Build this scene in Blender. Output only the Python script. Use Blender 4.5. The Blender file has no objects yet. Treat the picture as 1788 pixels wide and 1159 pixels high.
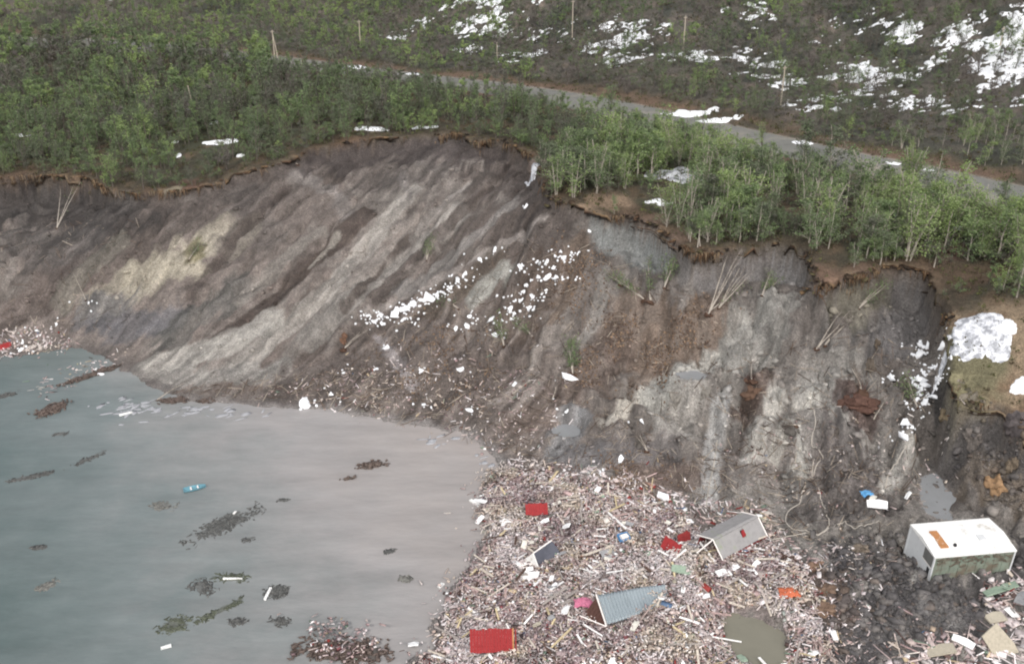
import bpy, math, random
import numpy as np
from mathutils import Matrix, Vector, Euler

random.seed(7)
rng = np.random.default_rng(11)
scene = bpy.context.scene
COL = scene.collection
PI = math.pi

# ------------------------------------------------------------------ camera, sky, sun, exposure
CAM_H = 62.0
PITCH = math.radians(25.0)
FPX = 1717.0                      # focal length in photo pixels (photo 1788 x 1159)
W0, H0 = 1788.0, 1159.0
cam_d = bpy.data.cameras.new('camera')
cam_d.sensor_width = 36.0
cam_d.lens = 36.0 * FPX / W0
cam_d.clip_end = 3000.0
cam_d.clip_start = 0.5
cam = bpy.data.objects.new('camera', cam_d)
COL.objects.link(cam)
cam.location = (0, 0, CAM_H)
cam.rotation_euler = (PI / 2 - PITCH, 0, 0)
scene.camera = cam

world = bpy.data.worlds.new('World')
scene.world = world
world.use_nodes = True
wn = world.node_tree
wn.nodes.clear()
sky = wn.nodes.new('ShaderNodeTexSky')
sky.sky_type = 'NISHITA'
sky.sun_disc = False
SUN_EL, SUN_AZ = 42.0, -35.0      # sun over the photographer's left shoulder side, veiled by cloud
sky.sun_elevation = math.radians(SUN_EL)
sky.sun_rotation = math.radians(180 + SUN_AZ)
sky.dust_density = 4.0
hsv = wn.nodes.new('ShaderNodeHueSaturation')
hsv.inputs['Saturation'].default_value = 0.35      # an overcast, nearly colourless sky
bg = wn.nodes.new('ShaderNodeBackground')
bg.inputs['Strength'].default_value = 0.11
wo = wn.nodes.new('ShaderNodeOutputWorld')
wn.links.new(sky.outputs[0], hsv.inputs['Color'])
wn.links.new(hsv.outputs[0], bg.inputs['Color'])
wn.links.new(bg.outputs[0], wo.inputs['Surface'])

sun_d = bpy.data.lights.new('sun', 'SUN')
sun_d.energy = 1.5
sun_d.angle = math.radians(13)
sun_d.color = (1.0, 0.96, 0.9)
sun = bpy.data.objects.new('sun', sun_d)
COL.objects.link(sun)
sun.location = (-40, -40, 120)
_az = math.radians(SUN_AZ)
_sd = Vector((math.sin(_az) * math.cos(math.radians(SUN_EL)), -math.cos(_az) * math.cos(math.radians(SUN_EL)), math.sin(math.radians(SUN_EL))))
sun.rotation_euler = (_sd).to_track_quat('Z', 'Y').to_euler()

scene.view_settings.view_transform = 'Standard'
scene.view_settings.look = 'None'
scene.view_settings.gamma = 1.0
scene.view_settings.use_curve_mapping = False
scene.view_settings.exposure = 0.6
scene.render.engine = 'CYCLES'
scene.cycles.max_bounces = 5
scene.cycles.diffuse_bounces = 3
scene.cycles.glossy_bounces = 2
scene.cycles.transparent_max_bounces = 4
scene.cycles.pixel_filter_type = 'BLACKMAN_HARRIS'
scene.cycles.filter_width = 2.0

# ------------------------------------------------------------------ picking points: photo pixel -> place in the world
CP, SP = math.cos(PITCH), math.sin(PITCH)
def ray(px, py):
    u = (np.asarray(px, float) - W0 / 2) / FPX
    v = (H0 / 2 - np.asarray(py, float)) / FPX
    return u, CP + v * SP, -SP + v * CP          # dx, dy, dz for unit depth
def at(px, py, z):
    dx, dy, dz = ray(px, py)
    t = (z - CAM_H) / dz
    return dx * t, dy * t
def pix(x, y, z):
    zz = z - CAM_H
    d = y * CP - zz * SP
    u = x / d
    v = (y * SP + zz * CP) / d
    return W0 / 2 + u * FPX, H0 / 2 - v * FPX, d

def lin(r, g=None, b=None):
    if g is None: r, g, b = r
    f = lambda c: (c / 255 / 12.92) if c / 255 <= .04045 else ((c / 255 + .055) / 1.055) ** 2.4
    return np.array([f(r), f(g), f(b)])

# ------------------------------------------------------------------ numpy noise
def _hash(ix, iy, seed):
    n = (ix * 374761393 + iy * 668265263 + seed * 974634777) & 0xffffffff
    n = ((n ^ (n >> 13)) * 1274126177) & 0xffffffff
    n = (n ^ (n >> 16)) & 0xffffffff
    return (n & 0xffffff).astype(float) / 0xffffff
def vnoise(x, y, seed=0):
    x = np.asarray(x, float); y = np.asarray(y, float)
    ix = np.floor(x).astype(np.int64); iy = np.floor(y).astype(np.int64)
    fx = x - ix; fy = y - iy
    fx = fx * fx * fx * (fx * (fx * 6 - 15) + 10); fy = fy * fy * fy * (fy * (fy * 6 - 15) + 10)
    a = _hash(ix, iy, seed); b = _hash(ix + 1, iy, seed)
    c = _hash(ix, iy + 1, seed); d = _hash(ix + 1, iy + 1, seed)
    return (a + (b - a) * fx + (c - a) * fy + (a - b - c + d) * fx * fy) * 2 - 1
def fbm(x, y, scale, octv=4, seed=0, gain=.5):
    s = 0; a = 1; t = 0
    ca, sa = math.cos(.6), math.sin(.6)
    px, py = np.asarray(x, float) / scale, np.asarray(y, float) / scale
    for i in range(octv):
        s = s + a * vnoise(px, py, seed + i * 17); t += a
        a *= gain
        px, py = (px * ca - py * sa) * 2.03 + 5.3, (px * sa + py * ca) * 2.03 + 1.7
    return s / t
def sstep(a, b, x):
    t = np.clip((x - a) / (b - a), 0, 1)
    return t * t * (3 - 2 * t)

# ------------------------------------------------------------------ helpers: polylines, surfaces through control points
def seg_dist(X, Y, pts):
    best = np.full(np.shape(X), 1e9)
    for (x0, y0), (x1, y1) in zip(pts[:-1], pts[1:]):
        dx, dy = x1 - x0, y1 - y0
        L2 = dx * dx + dy * dy + 1e-9
        t = np.clip(((X - x0) * dx + (Y - y0) * dy) / L2, 0, 1)
        d = (X - x0 - t * dx) ** 2 + (Y - y0 - t * dy) ** 2
        best = np.minimum(best, d)
    return np.sqrt(best)
def in_poly(X, Y, pts):
    ins = np.zeros(np.shape(X), bool)
    n = len(pts)
    for i in range(n):
        x0, y0 = pts[i]; x1, y1 = pts[(i + 1) % n]
        c = ((y0 > Y) != (y1 > Y)) & (X < (x1 - x0) * (Y - y0) / (y1 - y0 + 1e-12) + x0)
        ins ^= c
    return ins
class TPS:
    def __init__(s, pts, lam=.5):
        P = np.array(pts, float); s.p = P[:, :2] / 50; n = len(P)
        K = s._k(s.p, s.p) + np.eye(n) * lam * 1e-3
        A = np.zeros((n + 3, n + 3)); A[:n, :n] = K; A[:n, n] = 1; A[:n, n + 1:] = s.p
        A[n, :n] = 1; A[n + 1:, :n] = s.p.T
        s.w = np.linalg.solve(A, np.concatenate([P[:, 2], np.zeros(3)]))
    def _k(s, a, b):
        r2 = ((a[:, None, :] - b[None]) ** 2).sum(-1) + 1e-9
        return .5 * r2 * np.log(r2)
    def __call__(s, X, Y):
        sh = np.shape(X); q = np.stack([np.ravel(X), np.ravel(Y)], 1) / 50
        out = np.empty(len(q)); n = len(s.p)
        for i in range(0, len(q), 40000):
            b = q[i:i + 40000]
            out[i:i + 40000] = s._k(b, s.p) @ s.w[:n] + s.w[n] + b @ s.w[n + 1:]
        return out.reshape(sh)

# ------------------------------------------------------------------ the lie of the land
CREST = [  # px, py, height of the turf edge, drop of the scarp below it
    (-330, 318, 15.5, 3), (-150, 312, 15.5, 3), (0, 312, 16, 4.5), (60, 300, 16.3, 4.5), (150, 310, 16.3, 4), (200, 326, 16.3, 2.5), (245, 338, 16.3, 1.0),
    (330, 330, 17, .8), (410, 305, 18, .8), (470, 290, 19, 1.0), (540, 264, 20.3, 1.8), (600, 250, 21, 2.4), (680, 236, 21.8, 2.0), (790, 232, 22.3, 2.0),
    (830, 246, 22.2, 2.2), (880, 246, 22.2, 2.4), (920, 268, 22, 2.0), (938, 305, 21.4, 1.6), (958, 345, 20.8, 1.2), (1012, 354, 20.6, 1.0), (1062, 372, 20.2, 3.4),
    (1108, 368, 20.2, 4.5), (1165, 408, 19.6, 4.5), (1215, 438, 19, 4), (1300, 432, 18.8, 4), (1352, 420, 18.8, 4), (1418, 440, 18.2, 5), (1432, 500, 17, 2.5),
    (1530, 482, 17.2, 3.5), (1582, 460, 17.6, 5.5), (1630, 470, 17.4, 6), (1645, 520, 16.6, 6), (1652, 590, 15, 4), (1668, 650, 13, 3), (1680, 702, 11.3, 3), (1740, 716, 11, 4),
    (1800, 772, 9.6, 4), (1960, 850, 8, 3), (2150, 900, 7, 3)]
cxy = [tuple(map(float, at(a, b, c))) for a, b, c, d in CREST]
crest_poly = cxy + [(400, cxy[-1][1]), (400, 900), (-400, 900), (-400, cxy[0][1])]

SHORE = [(-400, 640), (-120, 628), (0, 622), (60, 615), (130, 608), (190, 622), (215, 645), (262, 672), (330, 700), (440, 702), (520, 712), (640, 726), (760, 742), (815, 762), (868, 800),
         (848, 838), (832, 882), (852, 930), (822, 985), (782, 1030), (768, 1080), (772, 1125), (735, 1142), (690, 1175), (640, 1260), (600, 1500)]
sxy = [tuple(map(float, at(a, b, 0.0))) for a, b in SHORE]
water_poly = sxy + [(sxy[-1][0], 5), (-400, 5), (-400, sxy[0][1])]

ROAD = [(150, 74), (300, 86), (430, 101), (560, 116), (700, 133), (850, 152), (1000, 176), (1150, 206), (1300, 240), (1400, 262), (1500, 285), (1600, 305), (1700, 328), (1800, 352), (1960, 392)]
RZ = [24.5, 24.2, 24.0, 23.9, 23.7, 23.6, 23.5, 23.2, 22.8, 22.5, 22.2, 21.9, 21.6, 21.3, 20.8]
rxy = [tuple(map(float, at(a, b, z))) for (a, b), z in zip(ROAD, RZ)]
rxy = [(rxy[0][0] - 150, rxy[0][1] + 70)] + rxy + [(rxy[-1][0] + 120, rxy[-1][1] - 80)]
RZ = [25.5] + RZ + [18.0]

pp = [(x, y, c[2]) for (x, y), c in zip(cxy, CREST)]
pp += [(x, y, z) for (x, y), z in zip(rxy, RZ)]
for a, b, z in [(0, 200, 17.5), (150, 200, 18.5), (300, 220, 19.5), (450, 200, 21.3), (100, 120, 21), (0, 60, 24), (200, 40, 26.5), (200, 0, 31), (500, 30, 29), (700, 60, 27.5), (900, 100, 26), (900, 50, 29.5), (900, 0, 35),
                (1150, 120, 27.5), (1150, 40, 33), (1400, 150, 27), (1500, 60, 33), (1500, 0, 38), (1700, 200, 26.5), (1700, 100, 32), (1700, 0, 40), (1900, 150, 31),
                (1700, 500, 18.2), (1750, 600, 15.6), (1755, 700, 11.6), (1788, 480, 19), (1850, 600, 16.5), (2000, 700, 13), (-250, 200, 17), (-250, 60, 24)]:
    x, y = at(a, b, z); pp.append((float(x), float(y), z))
for x in (-250, -100, 0, 100, 250):
    pp += [(x, 340, 62), (x, 480, 105)]
tpsP = TPS(pp)

lp = [(x, y, c[2] - c[3]) for (x, y), c in zip(cxy, CREST)]
lp += [(x, y, 0.1) for x, y in sxy]
for a, b, z in [(600, 500, 8), (300, 500, 7), (100, 480, 7.5), (0, 480, 7.5), (900, 560, 7.5), (760, 420, 12.5), (450, 420, 11), (1150, 600, 8.6), (1050, 500, 12.6), (1450, 640, 9.6), (1560, 640, 9.8), (1250, 500, 13.4),
                (800, 650, 3.2), (1000, 680, 4.6), (950, 790, 1.4), (1150, 760, 4.2), (1300, 640, 8), (1150, 850, 1.5), (1300, 760, 4.4), (1450, 790, 4.0), (1300, 880, 1.5), (1450, 890, 1.7), (1600, 800, 4.5), (1640, 700, 7.4),
                (1600, 890, 2.0), (1750, 850, 4.2), (1900, 950, 3.0), (1000, 900, 1.0), (950, 1000, 1.1), (1200, 960, 1.3), (1200, 1080, 1.2), (1450, 1000, 1.9), (1550, 1040, 2.6), (1640, 1080, 2.3), (1700, 1000, 2.0), (1788, 1150, 2.4), (1500, 1150, 1.4),
                (900, 1150, .9), (1200, 1200, 1.0), (1500, 1300, 1.2), (1900, 1300, 2.0), (900, 1400, .7)]:
    x, y = at(a, b, z); lp.append((float(x), float(y), z))
for a, b in [(300, 900), (600, 900), (100, 760), (500, 1100), (0, 1000), (-200, 800), (300, 1400)]:
    x, y = at(a, b, -1.5); lp.append((float(x), float(y), -2.0))
tpsL = TPS(lp)

def axis(breaks):
    out = [breaks[0][0]]
    for (a, s0), (b, s1) in zip(breaks[:-1], breaks[1:]):
        while out[-1] < b - 1e-6:
            t = (out[-1] - a) / (b - a)
            out.append(min(b, out[-1] + s0 + (s1 - s0) * t))
    return np.array(out)
GX = axis([(-330, 14), (-110, 1.2), (-88, .34), (-40, .3), (62, .27), (78, .5), (110, 1.5), (330, 16)])
GY = axis([(-20, 6), (55, .6), (66, .26), (115, .3), (165, .42), (200, .8), (300, 1.6), (520, 16)])
XX, YY = np.meshgrid(GX, GY)

PONDS = [  # px, py, z, radius x, radius y, name
    (1318, 1120, .55, 3.0, 4.0), (1632, 862, 2.6, 1.9, 4.6), (990, 752, 2.0, 1.7, 1.5), (1208, 655, 8.0, 1.9, 1.2)]
SHEAR = [-.25, .22, 0, 0]

def land(X, Y):
    jag = fbm(X, Y, 3.2, 4, 41, .6) * 1.2 + fbm(X, Y, 11, 2, 5) * .9
    dC = seg_dist(X, Y, cxy)
    sd = np.where(in_poly(X, Y, crest_poly), dC, -dC) + jag
    P = tpsP(X, Y)
    dR = seg_dist(X, Y, rxy)
    off = sstep(3.5, 9, dR)
    P = P + off * (fbm(X, Y, 14, 3, 3) * .7 + fbm(X, Y, 2.6, 3, 9) * .28)
    L = tpsL(X, Y)
    dS = seg_dist(X, Y, sxy)
    sw = np.where(in_poly(X, Y, water_poly), dS, -dS) + fbm(X, Y, 4.6, 4, 77, .62) * 1.7
    # running down-slope lines: ridges and gullies along the way the ground slid
    a1, a2 = math.radians(57), math.radians(84)
    u1 = X * math.sin(a1) - Y * math.cos(a1); v1 = X * math.cos(a1) + Y * math.sin(a1)
    u2 = X * math.sin(a2) - Y * math.cos(a2); v2 = X * math.cos(a2) + Y * math.sin(a2)
    w = sstep(2, 26, X)
    wob = fbm(X, Y, 8, 2, 60) * 1.3
    st1 = fbm(u1 + wob, v1 / 9, 2.6, 4, 21); st2 = fbm(u2 + wob, v2 / 5, 2.4, 4, 31)
    big1 = fbm(u1 + wob * 2, v1 / 5, 7.5, 3, 22); mod = .45 + .75 * sstep(-.3, .4, fbm(X, Y, 13, 3, 24))
    streak = (st1 * mod * .8 + big1 * .5) * (1 - w) + st2 * mod * w
    rel = sstep(.6, 5, L)                      # full relief on the slope, calm on the flats
    steep = sstep(-14, -1, sd)
    n = fbm(X, Y, 6, 4, 2) * .6 + w * fbm(X, Y, 4.2, 4, 72, .6) * .75 + fbm(X, Y, 1.3, 3, 8) * .2 + np.abs(fbm(X, Y, 2.7, 3, 15)) * -.35 + .1
    L = L + rel * (streak * .95 + n * (1.0 + .45 * w) + fbm(X, Y, .75, 2, 44) * .14) + (1 - rel) * (fbm(X, Y, 2.2, 4, 6) * .34 + fbm(X, Y, .8, 2, 66) * .12)
    q = (-sd + 2.6 * fbm(X, Y, 9, 3, 171) + .5 * fbm(X, Y, 2, 2, 172)) / (4.5 + 1.5 * w)
    fr = q - np.floor(q)
    bench = np.where(fr < .8, fr / .8, (1 - fr) / .2) - .5          # slow rise, sharp little scarp
    L = L + rel * 1.4 * bench * sstep(-26, -18, -np.abs(sd)) * sstep(1.5, 5, -sd) * (.25 + .95 * sstep(-.15, .35, fbm(X, Y, 14, 2, 173) + .35 * w)) * 1.1
    g1 = np.abs(fbm(u1 + wob * 1.2, v1 / 6, 3.4, 3, 181)); g2 = np.abs(fbm(u2 + wob * 1.2, v2 / 4, 3.2, 3, 182))
    L = L - rel * (sstep(.16, .0, g1) * (1 - w) + sstep(.16, .0, g2) * w) * .75
    dark = sstep(28, 34, X) * sstep(100, 92, Y)           # churned clay heaps beside the white cabin
    L = L + dark * (np.abs(fbm(X, Y, 3.0, 5, 90, .68)) * -2.9 + .95 + fbm(X, Y, .9, 2, 91) * .35)
    L = np.minimum(L, np.maximum(P - .5, 0.2))
    d = np.abs(sw)
    L = np.where(sw > 0, np.minimum(L, -.05 - .18 * d), np.maximum(L, .04 + np.minimum(.5, .2 * d) + .07 * fbm(X, Y, 1.1, 2, 3)))
    for (a, b, z, rx, ry), sh in zip(PONDS, SHEAR):
        x, y = at(a, b, z)
        r = np.sqrt(((X - x - sh * (Y - y)) / rx) ** 2 + ((Y - y) / ry) ** 2) + .34 * fbm(X, Y, 1.8, 3, 12)
        k = sstep(2.1, 1.1, r)
        tgt = np.where(r < 1, z - .5 * (1 - r) - .03, z + (r - 1) * .9)
        L = L * (1 - k) + tgt * k
    t = sstep(-.75, .15, sd)
    Z = L * (1 - t) + np.maximum(P, L) * t
    return Z, sd, sw, streak, dR, w

ZZ, SD, SW, STK, DR, WR = land(XX, YY)

def ground_z(x, y):
    x = np.asarray(x, float); y = np.asarray(y, float)
    i = np.clip(np.searchsorted(GX, x) - 1, 0, len(GX) - 2); j = np.clip(np.searchsorted(GY, y) - 1, 0, len(GY) - 2)
    fx = np.clip((x - GX[i]) / (GX[i + 1] - GX[i]), 0, 1); fy = np.clip((y - GY[j]) / (GY[j + 1] - GY[j]), 0, 1)
    return (ZZ[j, i] * (1 - fx) + ZZ[j, i + 1] * fx) * (1 - fy) + (ZZ[j + 1, i] * (1 - fx) + ZZ[j + 1, i + 1] * fx) * fy
def grid_val(G, x, y):
    i = np.clip(np.searchsorted(GX, x), 0, len(GX) - 1); j = np.clip(np.searchsorted(GY, y), 0, len(GY) - 1)
    return G[j, i]
def hit(px, py, water=True):
    """where the line of sight through a photo pixel meets the ground or the water"""
    px = np.atleast_1d(np.asarray(px, float)); py = np.atleast_1d(np.asarray(py, float))
    dx, dy, dz = ray(px, py)
    t = np.full(px.shape, 60.0); done = np.zeros(px.shape, bool)
    for k in range(900):
        x, y, z = dx * t, dy * t, CAM_H + dz * t
        g = ground_z(x, y)
        if water: g = np.maximum(g, 0)
        done |= z <= g
        if done.all(): break
        t = np.where(done, t, t + np.clip((z - g) * .5, .12, 3.0))
    x, y, z = dx * t, dy * t, CAM_H + dz * t
    g = ground_z(x, y)
    if water: g = np.maximum(g, 0)
    return x, y, g
def hit1(px, py):
    x, y, z = hit([px], [py])
    return float(x[0]), float(y[0]), float(z[0])

def normal_at(x, y, e=.6):
    zx = (ground_z(x + e, y) - ground_z(x - e, y)) / (2 * e); zy = (ground_z(x, y + e) - ground_z(x, y - e)) / (2 * e)
    return Vector((-float(zx), -float(zy), 1)).normalized()

# ------------------------------------------------------------------ materials
def new_mat(name):
    m = bpy.data.materials.new(name); m.use_nodes = True
    nt = m.node_tree; b = nt.nodes['Principled BSDF']
    b.inputs['Specular IOR Level'].default_value = .3
    return m, nt, b
def N(nt, kind, **kw):
    n = nt.nodes.new(kind)
    for k, v in kw.items():
        if k in n.inputs.keys() if hasattr(n.inputs, 'keys') else False: n.inputs[k].default_value = v
        else: setattr(n, k, v)
    return n
def noise_node(nt, scale, detail=4, rough=.55, coord=None, dim=None):
    n = nt.nodes.new('ShaderNodeTexNoise')
    n.inputs['Scale'].default_value = scale; n.inputs['Detail'].default_value = detail; n.inputs['Roughness'].default_value = rough
    if coord is not None: nt.links.new(coord, n.inputs['Vector'])
    return n
def ramp(nt, fac, stops):
    r = nt.nodes.new('ShaderNodeValToRGB')
    e = r.color_ramp.elements
    while len(e) < len(stops): e.new(.5)
    for el, (p, c) in zip(e, stops):
        el.position = p; el.color = (*c, 1) if not np.isscalar(c) else (c, c, c, 1)
    nt.links.new(fac, r.inputs[0])
    return r
def mixc(nt, mode, fac, a, b):
    n = nt.nodes.new('ShaderNodeMix'); n.data_type = 'RGBA'; n.blend_type = mode
    for s, v in ((n.inputs[0], fac), (n.inputs[6], a), (n.inputs[7], b)):
        if isinstance(v, bpy.types.NodeSocket): nt.links.new(v, s)
        elif np.isscalar(v): s.default_value = v
        else: s.default_value = (*v, 1)
    return n.outputs[2]
def bump(nt, b, height, strength, dist):
    n = nt.nodes.new('ShaderNodeBump'); n.inputs['Strength'].default_value = strength; n.inputs['Distance'].default_value = dist
    nt.links.new(height, n.inputs['Height'])
    return n
def mat_attr(name, rough=.85, var=.35, scale=2.2, bumpd=.05, bscale=3.0, spec=.25, wet=None):
    """base colour from the piece's own colour attribute, broken up by grain"""
    m, nt, b = new_mat(name)
    at_ = nt.nodes.new('ShaderNodeAttribute'); at_.attribute_name = 'Col'
    geo = nt.nodes.new('ShaderNodeNewGeometry')
    n1 = noise_node(nt, scale, 6, .65, geo.outputs['Position'])
    r1 = ramp(nt, n1.outputs[0], [(.28, 1 - var), (.5, 1.0), (.74, 1 + var * .8)])
    c = mixc(nt, 'MULTIPLY', 1.0, at_.outputs['Color'], r1.outputs[0])
    nt.links.new(c, b.inputs['Base Color'])
    b.inputs['Roughness'].default_value = rough; b.inputs['Specular IOR Level'].default_value = spec
    if bumpd:
        n2 = noise_node(nt, bscale, 5, .6, geo.outputs['Position'])
        bp = bump(nt, b, n2.outputs[0], .9, bumpd); nt.links.new(bp.outputs[0], b.inputs['Normal'])
    return m
def mat_flat(name, rgb, rough=.7, var=.25, scale=3.0, spec=.3, stain=None, metal=0.0, stain_scale=.9, stain_lo=.5):
    m, nt, b = new_mat(name)
    tc = nt.nodes.new('ShaderNodeTexCoord')
    n1 = noise_node(nt, scale, 6, .65, tc.outputs['Object'])
    r1 = ramp(nt, n1.outputs[0], [(.25, 1 - var), (.5, 1.0), (.78, 1 + var * .5)])
    c = mixc(nt, 'MULTIPLY', 1.0, tuple(rgb), r1.outputs[0])
    if stain is not None:
        n2 = noise_node(nt, stain_scale, 7, .7, tc.outputs['Object'])
        r2 = ramp(nt, n2.outputs[0], [(stain_lo, 0.0), (stain_lo + .13, 1.0)])
        c = mixc(nt, 'MIX', r2.outputs[0], c, tuple(stain))
    nt.links.new(c, b.inputs['Base Color'])
    b.inputs['Roughness'].default_value = rough; b.inputs['Specular IOR Level'].default_value = spec; b.inputs['Metallic'].default_value = metal
    n3 = noise_node(nt, scale * 4, 4, .6, tc.outputs['Object'])
    bp = bump(nt, b, n3.outputs[0], .5, .02); nt.links.new(bp.outputs[0], b.inputs['Normal'])
    return m

M = {}
def make_ground_mat():
    m, nt, b = new_mat('ground_soil')
    a = nt.nodes.new('ShaderNodeAttribute'); a.attribute_name = 'Col'
    geo = nt.nodes.new('ShaderNodeNewGeometry'); pos = geo.outputs['Position']
    nA = noise_node(nt, .55, 7, .68, pos); nB = noise_node(nt, 3.2, 6, .7, pos); nC = noise_node(nt, 14, 3, .6, pos)
    rA = ramp(nt, nA.outputs[0], [(.28, .76), (.5, 1.02), (.72, 1.28)])
    rB = ramp(nt, nB.outputs[0], [(.3, .68), (.5, 1.02), (.7, 1.4)])
    c = mixc(nt, 'MULTIPLY', 1.0, a.outputs['Color'], rA.outputs[0])
    c = mixc(nt, 'MULTIPLY', 1.0, c, rB.outputs[0])
    nD = noise_node(nt, 8.5, 4, .75, pos); rD = ramp(nt, nD.outputs[0], [(.32, .62), (.5, 1.0), (.66, 1.5)])
    c = mixc(nt, 'MULTIPLY', 1.0, c, rD.outputs[0])
    nt.links.new(c, b.inputs['Base Color'])
    rr = ramp(nt, nA.outputs[0], [(.35, .62), (.65, .95)])
    nt.links.new(rr.outputs[0], b.inputs['Roughness'])
    b.inputs['Specular IOR Level'].default_value = .25
    add = nt.nodes.new('ShaderNodeMath'); add.operation = 'MULTIPLY_ADD'
    nt.links.new(nC.outputs[0], add.inputs[0]); add.inputs[1].default_value = .3; nt.links.new(nB.outputs[0], add.inputs[2])
    bp = bump(nt, b, add.outputs[0], 1.0, .45); nt.links.new(bp.outputs[0], b.inputs['Normal'])
    return m
M['ground'] = make_ground_mat()
M['piece'] = mat_attr('weathered_piece', .8, .22, 4.0, .03, 9.0)
M['clod'] = mat_attr('soil_clod', .95, .45, 3.0, .08, 5.0, .15)

def make_leaf_mat(name, stops, transl=.25):
    m, nt, b = new_mat(name)
    geo = nt.nodes.new('ShaderNodeNewGeometry'); pos = geo.outputs['Position']
    n1 = noise_node(nt, .16, 3, .6, pos); n2 = noise_node(nt, 1.6, 3, .6, pos)
    ad = nt.nodes.new('ShaderNodeMath'); ad.operation = 'MULTIPLY_ADD'
    nt.links.new(n2.outputs[0], ad.inputs[0]); ad.inputs[1].default_value = .55
    oi = nt.nodes.new('ShaderNodeAttribute'); oi.attribute_name = 'tint'
    ad2 = nt.nodes.new('ShaderNodeMath'); ad2.operation = 'MULTIPLY_ADD'
    nt.links.new(n1.outputs[0], ad2.inputs[0]); ad2.inputs[1].default_value = .6; nt.links.new(oi.outputs['Fac'], ad2.inputs[2])
    nt.links.new(ad2.outputs[0], ad.inputs[2])
    r = ramp(nt, ad.outputs[0], stops)
    nt.links.new(r.outputs[0], b.inputs['Base Color'])
    b.inputs['Roughness'].default_value = .7; b.inputs['Specular IOR Level'].default_value = .2
    tr = nt.nodes.new('ShaderNodeBsdfTranslucent'); nt.links.new(r.outputs[0], tr.inputs['Color'])
    mx = nt.nodes.new('ShaderNodeMixShader'); mx.inputs[0].default_value = transl
    nt.links.new(b.outputs[0], mx.inputs[1]); nt.links.new(tr.outputs[0], mx.inputs[2])
    nt.links.new(mx.outputs[0], nt.nodes['Material Output'].inputs['Surface'])
    return m
M['leaf'] = make_leaf_mat('birch_leaves', [(.08, lin(116, 110, 106)), (.34, lin(104, 108, 94)), (.64, lin(112, 130, 94)), (1.0, lin(146, 164, 106))])
M['bark'] = mat_flat('birch_bark', lin(172, 164, 154), .8, .45, 6.0, .2)
M['branch'] = mat_flat('bare_branches', lin(112, 104, 98), .85, .4, 5.0, .2)
M['snow'] = mat_flat('old_snow', lin(238, 240, 244), .6, .06, 1.5, .3, stain=lin(205, 204, 205), stain_scale=2.2, stain_lo=.6)
M['snow_dirty'] = mat_flat('dirty_snow', lin(226, 228, 234), .6, .15, 2.5, .3, stain=lin(150, 152, 158), stain_scale=1.1, stain_lo=.44)

# ------------------------------------------------------------------ mesh helpers
def link(o, parent=None):
    COL.objects.link(o)
    if parent is not None: o.parent = parent
    return o
def mesh_np(name, verts, faces, mat, col=None, smooth=False, tint=None):
    """verts (n,3), faces (m,3 or 4) arrays -> mesh datablock"""
    me = bpy.data.meshes.new(name)
    verts = np.asarray(verts, np.float32); faces = np.asarray(faces, np.int32)
    nf, k = faces.shape
    me.vertices.add(len(verts)); me.vertices.foreach_set('co', verts.ravel())
    me.loops.add(nf * k); me.loops.foreach_set('vertex_index', faces.ravel())
    me.polygons.add(nf)
    me.polygons.foreach_set('loop_start', np.arange(0, nf * k, k, dtype=np.int32))
    me.polygons.foreach_set('loop_total', np.full(nf, k, np.int32))
    if smooth: me.polygons.foreach_set('use_smooth', np.ones(nf, bool))
    if col is not None:
        ca = me.color_attributes.new('Col', 'FLOAT_COLOR', 'POINT')
        c4 = np.ones((len(verts), 4), np.float32); c4[:, :3] = col
        ca.data.foreach_set('color', c4.ravel())
    if tint is not None:
        ta = me.attributes.new('tint', 'FLOAT', 'POINT'); ta.data.foreach_set('value', np.asarray(tint, np.float32))
    me.update(); me.validate()
    if mat is not None: me.materials.append(mat)
    return me
def obj(name, me, parent=None, label=None, cat=None, group=None, kind=None):
    o = bpy.data.objects.new(name, me); link(o, parent)
    return tag(o, label, cat, group, kind)
def tag(o, label=None, cat=None, group=None, kind=None):
    if label: o['label'] = label
    if cat: o['category'] = cat
    if group: o['group'] = group
    if kind: o['kind'] = kind
    return o
def empty(name, mat4, label, cat, group=None):
    o = bpy.data.objects.new(name, None); o.empty_display_size = .5; link(o)
    o.matrix_world = mat4
    return tag(o, label, cat, group)
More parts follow.
